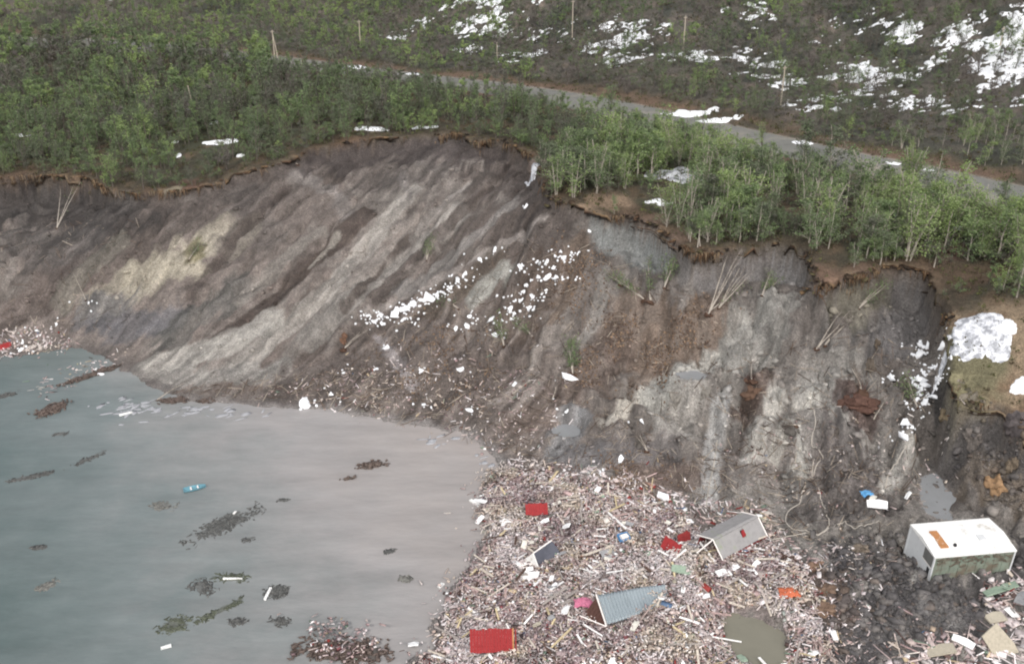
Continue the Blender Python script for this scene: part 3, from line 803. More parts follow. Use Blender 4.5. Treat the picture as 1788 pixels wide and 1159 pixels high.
# prototypes
PROTO = []
for k in range(14):
    tr, lv, lf = birch(100 + k, 6.0, 900, .22, limb_n=12, spread=1.2)
    tb = [-.2, -.08, .0, .08, .16, .25, .34][k % 7]
    g = np.random.default_rng(k); tn = np.repeat(tb + g.normal(0, .05, len(lf)), 4)
    PROTO.append((tb, tr.mesh('trunk', M['bark']), mesh_np('crown', lv, lf, M['leaf'], tint=tn)))
MARKS = [(60, 240, 'behind the snow strip at the far western edge'), (200, 290, 'above the dark hollow of the scar'), (380, 250, 'around the clearing with the white snow strip'), (500, 220, 'west of the highest crest'),
         (640, 210, 'behind the two thin snow strips on the crest'), (800, 200, 'above the highest part of the scar'), (900, 230, 'where the crest turns downhill'), (980, 290, 'beside the steep brown corner of the crest'),
         (1080, 300, 'above the tan turf overhang'), (1185, 310, 'beside the large grey snow patch on the plateau'), (1280, 330, 'in front of the road snowbanks'), (1230, 400, 'above the grey scarp face'), (1350, 360, 'between the road and the pale scarp'),
         (1430, 390, 'above the notch in the crest'), (1500, 400, 'in the thicket by the dark gully'), (1580, 400, 'beside the dark gully'), (1680, 400, 'above the black crack in the turf'), (1760, 430, 'at the eastern end of the thicket'), (1740, 560, 'on the brown turf slope by the big snow patch'),
         (1100, 240, 'under the roadside snowbank'), (1400, 300, 'by the small snow heap on the road'), (1600, 350, 'just below the road bend'), (300, 200, 'in the dense wood below the leaning pole')]
for n_, i in enumerate(near):
    pid = int(np.argmin([abs(p[0] - tint[i]) + random.uniform(0, .12) for p in PROTO]))
    _, tm, cm = PROTO[pid]
    s_ = hgt[i] / 6.0; wd = s_ * random.uniform(.9, 1.45)
    stem = 'many-stemmed' if len(tm.vertices) > 900 else 'twin-stemmed' if len(tm.vertices) > 560 else 'single-stemmed'
    size = 'tall' if hgt[i] > 6.1 else 'low' if hgt[i] < 4.4 else 'middling'
    hue = ['grey-olive', 'grey-olive', 'dull green', 'green', 'green', 'bright green', 'yellow-green'][pid % 7]
    dmk = [((u[i] - a) ** 2 + (2 * (v[i] - b)) ** 2, t) for a, b, t in MARKS]
    lab = f'{size} {hue} {stem} birch {min(dmk)[1]}' + (', at the turf edge' if gs[i] < 4 else '')
    if len(lab.split()) > 16: lab = lab.replace(' ' + stem, '')
    grp = 'birches between the road and the landslide'
    e = empty('birch_tree', Matrix.Translation((gx[i], gy[i], gz[i])) @ Matrix.Rotation(random.uniform(0, 2 * PI), 4, 'Z') @ Matrix.Diagonal((wd, wd, s_, 1)), lab, 'tree', grp)
    obj('trunk', tm, e); obj('crown', cm, e)
# the rest of the wood
LOWP = []
for k in range(12):
    fine_ = k < 6
    tr, lv, lf = birch(300 + k, 6.0, 430 if fine_ else 210, .36 if fine_ else .5, limb_n=8 if fine_ else 5, trunk_sides=3, twigs=False, spread=1.25)
    lv = lv.reshape(-1, 4, 3)[:, :3].reshape(-1, 3); lf = np.arange(len(lv)).reshape(-1, 3)
    tv = np.array([tuple(q) for q in tr.v]); tf = np.array([f for f in tr.f if len(f) == 4])
    LOWP.append((tv, tf, lv, lf))
LV, LF, LT, TV, TF = [], [], [], [], []; lo = to = 0
m_b = 2600
bx0 = rng.uniform(-95, 95, m_b * 4); by0 = rng.uniform(88, 235, m_b * 4)
kb = (grid_val(SD, bx0, by0) > .1) & (grid_val(DR, bx0, by0) > 4) & (by0 < np.interp(bx0, [p[0] for p in rxy], [p[1] for p in rxy])) & (fbm(bx0, by0, 5, 3, 207) > -.1)
for bx_c, by_c, r_ in bare: kb &= np.hypot(bx0 - bx_c, by0 - by_c) > r_ * .8
bx0, by0 = bx0[kb][:m_b], by0[kb][:m_b]
nbush = len(bx0); ib = np.arange(len(gx), len(gx) + nbush)
gx = np.concatenate([gx, bx0]); gy = np.concatenate([gy, by0]); gz = np.concatenate([gz, ground_z(bx0, by0)])
hgt = np.concatenate([hgt, rng.uniform(1.1, 3.2, nbush)]); tint = np.concatenate([tint, rng.normal(.0, .16, nbush)])
_, _, dep2 = pix(gx, gy, gz)
for i in list(rest) + list(ib):
    tv, tf, lv, lf = LOWP[random.randrange(6) if dep2[i] < 195 and hgt[i] > 2.8 else 6 + random.randrange(6)]
    s_ = hgt[i] / 6.0; wd = s_ * random.uniform(.85, 1.25) * (1.45 if hgt[i] < 3.3 else 1); a = random.uniform(0, 2 * PI); c, n_ = math.cos(a) * wd, math.sin(a) * wd
    R = np.array([[c, -n_, 0], [n_, c, 0], [0, 0, s_]]); o = np.array([gx[i], gy[i], gz[i]])
    LV.append(lv @ R.T + o); LF.append(lf + lo); lo += len(lv); LT.append(np.full(len(lv), tint[i]) + np.repeat(rng.normal(0, .05, len(lf)), 3))
    TV.append(tv @ R.T + o); TF.append(tf + to); to += len(tv)
wood = empty('birch_wood', Matrix.Identity(4), 'mass of small birches spreading up the hillside and behind the road', 'wood'); wood['kind'] = 'stuff'
obj('foliage', mesh_np('foliage', np.concatenate(LV), np.concatenate(LF), M['leaf'], tint=np.concatenate(LT)), wood)
obj('trunks', mesh_np('trunks', np.concatenate(TV), np.concatenate(TF), M['branch']), wood)

# undergrowth
M['scrub'] = make_leaf_mat('scrub', [(.0, lin(78, 70, 62)), (.35, lin(92, 80, 62)), (.6, lin(80, 84, 56)), (.95, lin(110, 112, 70))], .15)
n = 9000
ax = rng.uniform(-120, 125, n * 3); ay = rng.uniform(84, 285, n * 3)
sdv = grid_val(SD, ax, ay); drv = grid_val(DR, ax, ay)
uu, vv, dd = pix(ax, ay, ground_z(ax, ay))
k = (sdv > .1) & (drv > 3.6) & (uu > -80) & (uu < W0 + 80) & (vv > -60) & (vv < H0 + 30) & (rng.uniform(0, 1, n * 3) < .85 + .5 * fbm(ax, ay, 5, 2, 220))
ax, ay = ax[k][:n], ay[k][:n]; n = len(ax)
az = ground_z(ax, ay); q = 11
P = np.repeat(np.stack([ax, ay, az], -1), q, 0); sc = np.repeat(rng.uniform(.35, 1.0, n), q)
P = P + np.stack([rng.normal(0, .38, n * q) * sc, rng.normal(0, .38, n * q) * sc, np.abs(rng.normal(.25, .28, n * q)) * sc], -1)
A = rng.normal(0, 1, (n * q, 3)); A[:, 2] = np.abs(A[:, 2]) + .3; A /= np.linalg.norm(A, axis=1, keepdims=True)
B = np.cross(A, rng.normal(0, 1, (n * q, 3))); B /= np.linalg.norm(B, axis=1, keepdims=True)
sz = rng.uniform(.15, .45, n * q)[:, None]
lv = np.stack([P - A * sz * .5, P + B * sz * .25, P + A * sz * .5, P - B * sz * .25], 1).reshape(-1, 3)
tn = np.repeat(np.repeat(rng.normal(-.05, .16, n), q), 4)
obj('undergrowth', mesh_np('undergrowth', lv, np.arange(len(lv)).reshape(-1, 4), M['scrub'], tint=tn), label='low brown and olive scrub covering the plateau and hillside', cat='undergrowth', kind='stuff')

# ------------------------------------------------------------------ torn turf along the crest: lumps and hanging roots
cnd = np.argwhere((np.abs(SD + .25) < .4))
uu, vv, dd = pix(XX[cnd[:, 0], cnd[:, 1]], YY[cnd[:, 0], cnd[:, 1]], ZZ[cnd[:, 0], cnd[:, 1]])
k = (uu > -60) & (uu < W0 + 60) & (vv < H0)
cnd = cnd[k]; k2 = fbm(XX[cnd[:, 0], cnd[:, 1]], YY[cnd[:, 0], cnd[:, 1]], 3.0, 3, 250) > -.12; cnd = cnd[k2]; cnd = cnd[rng.permutation(len(cnd))[:700]]
x = XX[cnd[:, 0], cnd[:, 1]]; y = YY[cnd[:, 0], cnd[:, 1]]; n = len(x)
zt = np.maximum(np.maximum(ground_z(x, y + .9), ground_z(x - .6, y + .5)), ground_z(x + .6, y + .5))
sz = np.stack([rng.uniform(.3, 1.0, n), rng.uniform(.3, .8, n), rng.uniform(.1, .28, n)], -1) * (.22 + 1.1 * rng.uniform(0, 1, (n, 1)) ** 3)
pos = np.stack([x, y, zt - rng.uniform(-.05, .3, n)], -1)
v1, f1 = batch(ICO, ICOF, pos, sz * .6, rot_np(n, .3), .3)
pal = np.array([lin(92, 72, 58), lin(72, 60, 50), lin(116, 96, 74), lin(84, 78, 58), lin(56, 48, 42), lin(48, 42, 38)])
c1 = np.repeat(pal[rng.integers(0, len(pal), n)] * rng.uniform(.75, 1.15, (n, 1)), 12, 0)
m_ = 900; ii = rng.choice(np.flatnonzero(fbm(x, y, 2.5, 2, 263) > .1), m_); L_ = rng.uniform(.3, 1.5, m_)
sd_ = np.stack([x[ii] + rng.normal(0, .3, m_), y[ii] - .35 - rng.uniform(0, .3, m_), zt[ii] - L_ * .5], -1)
v2, f2 = batch(CUBE, CF, sd_, np.stack([np.full(m_, .05), np.full(m_, .05), L_], -1), rot_np(m_, .3))
c2 = np.repeat(np.array([lin(110, 86, 66), lin(84, 70, 58), lin(140, 122, 100)])[rng.integers(0, 3, m_)], 8, 0)
tf = empty('turf_fringe', Matrix.Identity(4), 'torn brown turf and roots hanging over the landslide edge', 'turf'); tf['kind'] = 'stuff'
cr = resample(cxy, .55)
TVv, TFf, TCc = [], [], []
for i, (x_, y_) in enumerate(cr):
    a_ = cr[max(0, i - 3)]; b_ = cr[min(len(cr) - 1, i + 3)]
    t_ = Vector((b_[0] - a_[0], b_[1] - a_[1])).normalized(); n_ = Vector((-t_.y, t_.x))
    ss = np.arange(-4, 4.01, .15); sdl = grid_val(SD, x_ + n_.x * ss, y_ + n_.y * ss)
    k_ = np.argwhere(sdl > 0); s0 = float(ss[k_[0][0]]) if len(k_) else 0
    zt_ = float(ground_z(x_ + n_.x * (s0 + .9), y_ + n_.y * (s0 + .9)))
    ov = -.25 + 1.3 * max(0, float(fbm(x_, y_, 2.6, 3, 260, .7)) + .22) + random.uniform(-.12, .12); dr = .05 + .8 * max(0, float(fbm(x_, y_, 1.4, 2, 261)))
    jz = random.uniform(-.05, .06)
    if float(fbm(x_, y_, 5.5, 3, 262, .6)) < .1: zt_ -= 1.2; ov = -.3
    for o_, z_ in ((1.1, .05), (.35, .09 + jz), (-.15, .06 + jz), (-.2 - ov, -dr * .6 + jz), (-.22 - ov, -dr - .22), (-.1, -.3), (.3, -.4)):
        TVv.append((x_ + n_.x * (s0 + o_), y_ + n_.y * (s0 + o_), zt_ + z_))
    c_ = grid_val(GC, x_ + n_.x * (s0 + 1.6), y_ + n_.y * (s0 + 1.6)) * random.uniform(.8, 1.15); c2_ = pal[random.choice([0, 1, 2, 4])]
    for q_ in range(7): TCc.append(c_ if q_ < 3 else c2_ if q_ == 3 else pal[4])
    if i:
        for q_ in range(6): TFf.append(((i - 1) * 7 + q_, (i - 1) * 7 + q_ + 1, i * 7 + q_ + 1, i * 7 + q_))
obj('turf_mat', mesh_np('turf_mat', TVv, TFf, M['clod'], np.array(TCc)), tf)
obj('turf_lumps', mesh_np('turf_lumps', v1, f1, M['clod'], c1), tf)
obj('hanging_roots', mesh_np('hanging_roots', v2, f2, M['clod'], c2), tf)

# ------------------------------------------------------------------ loose clods on the slide
n = 9000
ax = rng.uniform(-88, 80, n * 4); ay = rng.uniform(64, 165, n * 4)
sdv = grid_val(SD, ax, ay); sw = grid_val(SW, ax, ay)
uu, vv, dd = pix(ax, ay, ground_z(ax, ay))
wgt = .35 + .45 * sstep(-5, 30, ax) + .5 * fbm(ax, ay, 7, 3, 230)
k = (sdv < -.6) & (sw < -.1) & (uu > -30) & (uu < W0 + 40) & (vv < H0 + 30) & (rng.uniform(0, 1, n * 4) < wgt)
ax, ay = ax[k][:n], ay[k][:n]; n = len(ax)
s_ = .07 * (1 - rng.uniform(0, .985, n)) ** -.55
s_ = np.minimum(s_, .5) * np.where(ax > 20, 1.15, .85)
sz = s_[:, None] * rng.uniform(.6, 1.5, (n, 3)) * np.array([1, 1, .6])
v1, f1 = batch(ICO, ICOF, np.stack([ax, ay, ground_z(ax, ay) + s_ * .02], -1), sz, rot_np(n, .5), .35)
gc = grid_val(GC, ax, ay) * rng.uniform(.62, 1.3, (n, 1))
obj('soil_clods', mesh_np('soil_clods', v1, f1, M['clod'], np.repeat(gc, 12, 0)), label='loose clods and stones of clay scattered over the bare slide', cat='soil clods', kind='stuff')

reg = [(1450, 960), (1560, 930), (1600, 960), (1640, 1020), (1720, 1040), (1700, 1110), (1600, 1120), (1500, 1200), (1440, 1200), (1440, 1060)]
cx_, cy_ = rand_in(reg, 2600); c2x, c2y = rand_in([(1660, 720), (1788, 770), (1830, 900), (1760, 900), (1640, 800)], 500)
cx_, cy_ = np.concatenate([cx_, c2x]), np.concatenate([cy_, c2y]); n = len(cx_)
s_ = np.minimum(.1 * (1 - rng.uniform(0, .98, n)) ** -.5, .5)
v1, f1 = batch(ICO, ICOF, np.stack([cx_, cy_, ground_z(cx_, cy_) - s_ * .02], -1), s_[:, None] * rng.uniform(.5, 1.7, (n, 3)) * np.array([1, 1, .5]), rot_np(n, .6), .55)
cp = np.array([lin(74, 72, 74), lin(88, 85, 86), lin(102, 98, 97), lin(60, 57, 59), lin(98, 86, 78), lin(116, 111, 108)])
obj('clay_clods', mesh_np('clay_clods', v1, f1, M['clod'], np.repeat(cp[rng.integers(0, 6, n)] * .6 + grid_val(GC, cx_, cy_) * .4, 12, 0)), label='churned heap of dark clay clods beside the white cabin', cat='clay clods', kind='stuff')

# ------------------------------------------------------------------ snow lying on the ground
def snow_mesh(x0, x1, y0, y1, step, field, thick=.35, mat='snow', name='snow'):
    xs = np.arange(x0, x1, step); ys = np.arange(y0, y1, step)
    if len(xs) < 3 or len(ys) < 3: return None
    X, Y = np.meshgrid(xs, ys); m = field(X, Y)
    Z = ground_z(X, Y) + np.clip(m, -1, 1) * thick
    Z = np.where(m > 0, ground_z(X, Y) + thick * np.sqrt(np.clip(m, 0, 1)) * .8 + .03, Z)
    id_ = np.arange(X.size).reshape(X.shape)
    q = np.stack([id_[:-1, :-1], id_[:-1, 1:], id_[1:, 1:], id_[1:, :-1]], -1).reshape(-1, 4)
    mm = m.ravel()[q].max(1) > 0
    q = q[mm]
    if len(q) == 0: return None
    used, inv = np.unique(q, return_inverse=True)
    V = np.stack([X.ravel(), Y.ravel(), Z.ravel()], -1)[used]
    return mesh_np(name, V, inv.reshape(-1, 4), M[mat], smooth=True)
# broken old snow between the bushes of the hillside
HILL_SNOW = [(860, 25, 12, 9, .9), (950, 60, 14, 4, .7), (1090, 75, 11, 8, .9), (930, 95, 12, 3, .7), (1130, 100, 9, 4, .6), (1225, 105, 4, 5, .6), (1330, 115, 8, 8, .8), (1345, 100, 6, 3, .6), (1490, 65, 10, 4, .6), (1580, 65, 5, 8, .8), (1690, 85, 8, 9, 1.0), (1750, 110, 14, 12, 1.0),
             (1530, 130, 12, 9, .75), (1640, 125, 12, 6, .75), (1480, 165, 14, 3, .55), (1600, 180, 10, 3, .5), (1700, 200, 6, 2.5, .6), (1400, 190, 8, 3, .45), (1380, 145, 6, 4, .5), (730, 40, 16, 5, .35), (660, 70, 10, 3, .35), (1330, 15, 10, 8, .45), (1550, 15, 16, 6, .3), (150, 10, 14, 8, .3), (1060, 40, 8, 3, .6), (830, 85, 6, 3, .5), (1780, 60, 8, 10, .8)]
hs = []
for a, b, rx, ry, k in HILL_SNOW:
    q = hit1(a, b); hs.append((q[0], q[1], rx * .62, ry * .9, k))
def hill_field(X, Y):
    w_ = np.zeros(X.shape)
    for x, y, rx, ry, k in hs:
        w_ = np.maximum(w_, k * np.exp(-(((X - x) / rx) ** 2 + ((Y - y) / ry) ** 2) * .8))
    nz = fbm(X / 1.6, Y, 3.4, 5, 301, .72) * 1.35 + fbm(X, Y, 1.0, 2, 303) * .45
    up = (Y > np.interp(X, [p[0] for p in rxy], [p[1] for p in rxy]) + 5)
    return np.where(up & (w_ > .1), (w_ * .95 + nz * 1.15 - .72) * 1.2, -1)
sm = snow_mesh(-110, 130, 140, 292, .42, hill_field, .3)
obj('snow', sm, label='patchy old snow scattered among bushes on the dark hillside above the road', cat='snow', kind='stuff')
PATCH = [  # px, py, half sizes across and away in metres, dirty, label
    (388, 249, 2.9, 1.0, 0, 'bright white strip of snow in the clearing above the scar'),
    (40, 238, 1.7, .8, 0, 'small white snow strip among the birches at the western edge'),
    (318, 192, 1.4, .7, 0, 'thin snow sliver under the leaning pole'),
    (380, 214, 1.5, .8, 0, 'narrow snow curl in the wood above the bright strip'),
    (645, 226, 3.0, .9, 0, 'flat snow strip on the crest rim, longer of the two'),
    (740, 224, 2.2, .6, 0, 'thin snow strip on the highest crest beside the birches'),
    (420, 273, .7, .5, 0, 'small snow spot below the bright strip in the clearing'),
    (305, 250, .6, .5, 0, 'tiny snow spot west of the clearing strip'),
    (312, 272, .5, .5, 0, 'tiny snow spot over the turf rim west of the clearing'),
    (622, 119, 2.6, 1.6, 0, 'white snow heap on the far verge of the road'),
    (718, 131, 1.6, 1.2, 0, 'small snow heap along the far verge of the road'),
    (1195, 200, 5.5, 1.7, 0, 'long white snowbank beside the road'),
    (1240, 213, 4.0, 1.0, 0, 'thin tail of the long snowbank beside the road'),
    (1402, 252, 1.6, 1.4, 0, 'rounded snow heap standing on the road edge'),
    (1560, 289, 1.4, 1.0, 0, 'small snow heap on the road edge near the bend'),
    (1610, 300, 1.6, .9, 0, 'low snow heap furthest down the road'),
    (1185, 308, 4.2, 2.6, 1, 'large greyish snow patch on the plateau between birches'),
    (1148, 353, 1.9, .8, 0, 'white snow slab lying on the tan turf overhang'),
    (1700, 585, 4.0, 3.0, 1, 'big grey-white snow patch draped over the turf edge'),
    (1745, 578, 2.0, .9, 0, 'white tongue at the end of the big draped snow patch'),
    (1784, 674, .9, .6, 0, 'small white snow piece on the tan turf slope'),
    (1558, 378, 1.4, .7, 0, 'small snow strip in the thicket near the dark gully'),
    (1680, 398, 1.2, .6, 0, 'pale snow sliver below the road bend in the thicket'),
    (930, 310, 1.0, .8, 1, 'dirty snow scrap at the brown corner of the crest')]
for k, (a, b, rx, ry, dirty, lab) in enumerate(PATCH):
    x, y, z = hit1(a, b)
    def fld(X, Y, x=x, y=y, rx=rx, ry=ry, k=k):
        return 1 - np.sqrt(((X - x) / rx) ** 2 + ((Y - y) / ry) ** 2) + .75 * fbm(X, Y, max(.9, ry * 1.1), 4, 320 + k)
    me = snow_mesh(x - rx * 1.7, x + rx * 1.7, y - ry * 1.8, y + ry * 1.8, .14 if rx < 2.5 else .2, fld, .4, 'snow_dirty' if dirty else 'snow', 'snow_patch')
    if me: obj('snow_patch', me, label=lab, cat='snow patch', group='snow patches on the plateau and along the road')

# ------------------------------------------------------------------ snow blocks that rode down with the slide
def lump_mesh(name, seed, mat, sub=2, flat=.55, rough=.35, col=None):
    g = random.Random(seed)
    import bmesh
    bm = bmesh.new(); bmesh.ops.create_icosphere(bm, subdivisions=sub, radius=.5)
    ox, oy = g.uniform(0, 90), g.uniform(0, 90)
    for v_ in bm.verts:
        p = v_.co.normalized()
        d_ = 1 + rough * float(vnoise(p.x * 1.7 + ox + p.z, p.y * 1.7 + oy - p.z * .7, seed)) + rough * .5 * float(vnoise(p.x * 4 + oy, p.y * 4 + p.z * 3 + ox, seed + 3))
        v_.co = Vector((p.x * .5 * d_ * g.uniform(.97, 1.03), p.y * .5 * d_, max(-.3, p.z * .5 * d_ * flat)))
    me = bpy.data.meshes.new(name); bm.to_mesh(me); bm.free()
    if col is not None:
        ca = me.color_attributes.new('Col', 'FLOAT_COLOR', 'POINT'); c4 = np.ones((len(me.vertices), 4), np.float32); c4[:, :3] = col
        ca.data.foreach_set('color', c4.ravel())
    me.polygons.foreach_set('use_smooth', np.zeros(len(me.polygons), bool))
    me.materials.append(mat)
    return me
BLK = [lump_mesh('snow_block', 400 + k, M['snow'], 1, random.uniform(.4, .75), .7) for k in range(10)]
def place(o, x, y, z, yaw, size, tilt=.2, n=None):
    n = n or normal_at(x, y)
    q = Vector((0, 0, 1)).rotation_difference(n).to_matrix().to_4x4()
    o.matrix_world = Matrix.Translation((x, y, z)) @ q @ Euler((random.gauss(0, tilt), random.gauss(0, tilt), 0)).to_matrix().to_4x4() @ Matrix.Rotation(yaw, 4, 'Z') @ Matrix.Diagonal((*size, 1))
SB = []
def sb(lst, lab, grp, extra=0, spread=8, k=1.0):
    for a, b, s_ in lst:
        SB.append((a, b, s_ * k, lab, grp))
        for j in range(extra): SB.append((a + random.gauss(0, spread), b + random.gauss(0, spread * .5), s_ * random.uniform(.25, .55), lab, grp))
sb([(655, 563, 1.3), (668, 566, 1.2), (664, 552, 1.0), (690, 545, 1.9), (706, 541, 1.6), (722, 533, 1.7), (738, 527, 1.6), (752, 522, 1.7), (762, 517, 1.2), (643, 552, .8), (775, 512, .7), (786, 503, .8), (800, 490, .9), (810, 483, 1.1), (703, 560, .9)], 'snow block in the long diagonal train across the middle of the slide', 'snow blocks of the long diagonal train', 2, 7)
sb([(978, 442, .9), (985, 455, 1.1), (943, 462, .9), (955, 458, .9), (968, 470, .8), (908, 468, .8), (940, 486, .7), (958, 486, 1.3), (972, 486, .9), (983, 489, .8), (918, 500, 1.0), (913, 512, .9), (928, 519, 1.1), (953, 509, .8), (908, 528, 1.0), (891, 540, .8), (897, 551, 1.1), (926, 541, 1.2), (893, 560, .7), (1010, 443, .7)], 'snow block in the short loose train above the slumped turf', 'snow blocks of the short loose train', 1, 6)
sb([(1605, 603, 1.0), (1620, 605, .9), (1603, 620, 1.2), (1612, 618, .8), (1555, 662, 1.1), (1640, 630, 1.2), (1652, 622, 1.1), (1632, 642, .9), (1622, 650, .8), (1608, 668, 1.1), (1600, 676, .8), (1616, 676, 1.0), (1605, 688, 1.1), (1620, 690, .9), (1598, 700, .8), (1612, 706, 1.0), (1628, 712, 1.0), (1610, 718, .8), (1624, 722, .9), (1585, 745, 1.5), (1578, 764, 1.2), (1592, 752, .8), (1612, 652, .8)], 'snow block tumbled below the big draped snow patch', 'snow blocks below the draped patch', 1, 6)
singles = [(865, 437, .9, 'lone snow block high on the slide above the diagonal train'), (838, 453, .7, 'small snow block between the lone block and the diagonal train'), (1030, 405, .6, 'small bluish snow block under the tan turf overhang'), (918, 362, .9, 'lone snow block under the brown corner of the crest'),
           (857, 559, 1.4, 'wide snow slab below the short loose train'), (797, 574, .8, 'snow slab beside the grey clay tongue'), (817, 572, 1.0, 'flat snow slab west of the wide one'), (820, 553, .9, 'snow slab above the flat one in the slide middle'), (865, 587, .8, 'flat snow slab under the wide one'),
           (672, 610, 1.1, 'snow block under the end of the diagonal train'), (657, 645, .8, 'small snow block on the brown soil above the shore'), (735, 649, 1.0, 'snow block in the middle of the brown shore soil'), (803, 647, 1.4, 'large snow block beside the lower grey clay'), (898, 672, .9, 'snow block at the end of a bare log'),
           (995, 663, 1.5, 'dirty snow slab under the leafy uprooted birch'), (990, 720, .8, 'small snow block above the clay puddle'), (1120, 737, .8, 'lone snow block on the grey run-out'), (740, 706, .7, 'small snow block near the water line'), (820, 716, .8, 'snow block just above the shore bend'), (578, 690, .8, 'snow block above the white slab at the shore'),
           (532, 707, 2.1, 'long white slab lying at the water line'), (600, 652, .7, 'small snow block on the western brown soil'), (1083, 803, .9, 'white block at the head of the wreckage field'), (1160, 867, 1.2, 'white block beside the grey track above the shed'), (1048, 826, .7, 'small white block on the brown litter'),
           (65, 579, .8, 'white block highest in the western shore wreckage'), (40, 598, .9, 'white block over the red boards at the western shore'), (98, 569, .7, 'white block on the mud above the western shore'), (155, 530, .6, 'lone white block on the western mud slope'), (175, 654, .9, 'white block at the foot of the drifting spit'), (36, 613, .9, 'white block at the western water line')]
for a, b, s_, lab in singles: SB.append((a, b, s_, lab, 'single snow blocks on the slide'))
ext = {}
for a, b, s_, lab, grp in SB: ext.setdefault(grp, []).append(b)
for a, b, s_, lab, grp in SB:
    x, y, z = hit1(a, b)
    if 'single' not in grp:
        t_ = (b - min(ext[grp])) / (max(ext[grp]) - min(ext[grp]) + 1e-6)
        lab = ('very large ' if s_ > 1.4 else 'large ' if s_ > .95 else 'mid-sized ' if s_ > .6 else 'small ' if s_ > .35 else 'tiny ') + lab.replace(' in the', ' in the ' + ('upper' if t_ < .25 else 'middle' if t_ < .5 else 'lower' if t_ < .75 else 'lowest') + ' part of the', 1).replace(' below the', ' ' + ('just' if t_ < .25 else 'a little' if t_ < .5 else 'well' if t_ < .75 else 'farthest') + ' below the', 1).replace(' across the middle of the slide', '').replace(' above the slumped turf', '')
    o = obj('snow_block', random.choice(BLK), label=lab, cat='snow block', group=grp)
    place(o, x, y, z + .1 * s_, random.uniform(0, 6), (s_ * random.uniform(.75, 1.2), s_ * random.uniform(.5, .9), s_ * random.uniform(.5, .8)), .25)
# snow crumbs around the blocks
n = 500
pick = [SB[i] for i in rng.integers(0, len(SB), n)]
x, y, z = hit([p[0] + random.gauss(0, 14) for p in pick], [p[1] + random.gauss(0, 7) for p in pick])
s_ = rng.uniform(.08, .22, n)
v1, f1 = batch(ICO, ICOF, np.stack([x, y, z + .03], -1), s_[:, None] * rng.uniform(.7, 1.3, (n, 3)), rot_np(n, .5), .3)
obj('snow_crumbs', mesh_np('snow_crumbs', v1, f1, M['snow']), label='small crumbs of snow strewn around the tumbled blocks', cat='snow', kind='stuff')

# ------------------------------------------------------------------ wreckage: thousands of pieces, the biggest ones as things
WOODS = [(lin(174, 162, 160), .25), (lin(210, 196, 190), .25), (lin(240, 236, 236), .24), (lin(184, 162, 160), .17), (lin(100, 84, 80), .1), (lin(204, 188, 158), .04), (lin(120, 140, 124), .025), (lin(140, 60, 56), .02), (lin(96, 120, 150), .006)]
wc = np.array([c for c, w_ in WOODS]); wp = np.array([w_ for c, w_ in WOODS]); wp /= wp.sum()
FIELD = [(848, 842), (880, 815), (960, 835), (1060, 850), (1180, 890), (1210, 925), (1340, 950), (1400, 975), (1430, 1050), (1452, 1159), (1440, 1200), (690, 1200), (745, 1145), (778, 1110), (775, 1075), (790, 1030), (828, 985), (856, 930), (838, 884)]
pond = hit1(1318, 1120)
def wreck(px_poly, n, plank_f=.62, size=1.0, pile=.3, lens=(.5, 2.3), lift=0):
    x, y = rand_in(px_poly, n)
    jt = np.where(rng.uniform(0, 1, n) < .25, 1.3, .3); x = x + rng.normal(0, 1, n) * jt; y = y + rng.normal(0, 1, n) * jt
    k = np.hypot((x - pond[0]) / 2.8, (y - pond[1]) / 3.8) > 1.0
    x, y = x[k], y[k]; n = len(x)
    pl = rng.uniform(0, 1, n) < plank_f
    L_ = rng.uniform(*lens, n) * (1 - .4 * rng.uniform(0, 1, n)) * size
    sz = np.where(pl[:, None], np.stack([L_, rng.uniform(.04, .15, n), rng.uniform(.03, .07, n)], -1), np.stack([rng.uniform(.15, .8, n) * size, rng.uniform(.12, .5, n) * size, rng.uniform(.04, .2, n)], -1))
    R = slope_rot(x, y) @ rot_np(n, .22)
    col = wc[rng.choice(len(wc), n, p=wp)] * rng.uniform(.7, 1.12, (n, 1)) * np.array([1.0, .965, .965])
    nb = fbm(x, y, 3.0, 3, 330)                     # heaps of one sort of stuff
    nb2 = fbm(x, y, 4.0, 3, 331); nb4 = fbm(x, y, 2.2, 3, 332)
    col = np.where((nb > .28)[:, None], col * .6 + lin(206, 194, 172) * .4, col); col = np.where((nb2 > .3)[:, None], col * .65 + lin(228, 222, 224) * .35, col)
    col = np.where((nb2 < -.38)[:, None], col * .6 + lin(128, 108, 116) * .4, col); col = np.where((nb4 < -.42)[:, None], col * .6, col)
    z = np.maximum(ground_z(x, y), 0) + lift + rng.uniform(0, pile, n) * (1 + np.clip(nb, -.5, .8))
    return batch(CUBE, CF, np.stack([x, y, z], -1), sz, R, .12), np.repeat(np.clip(col, 0, .9), 8, 0)
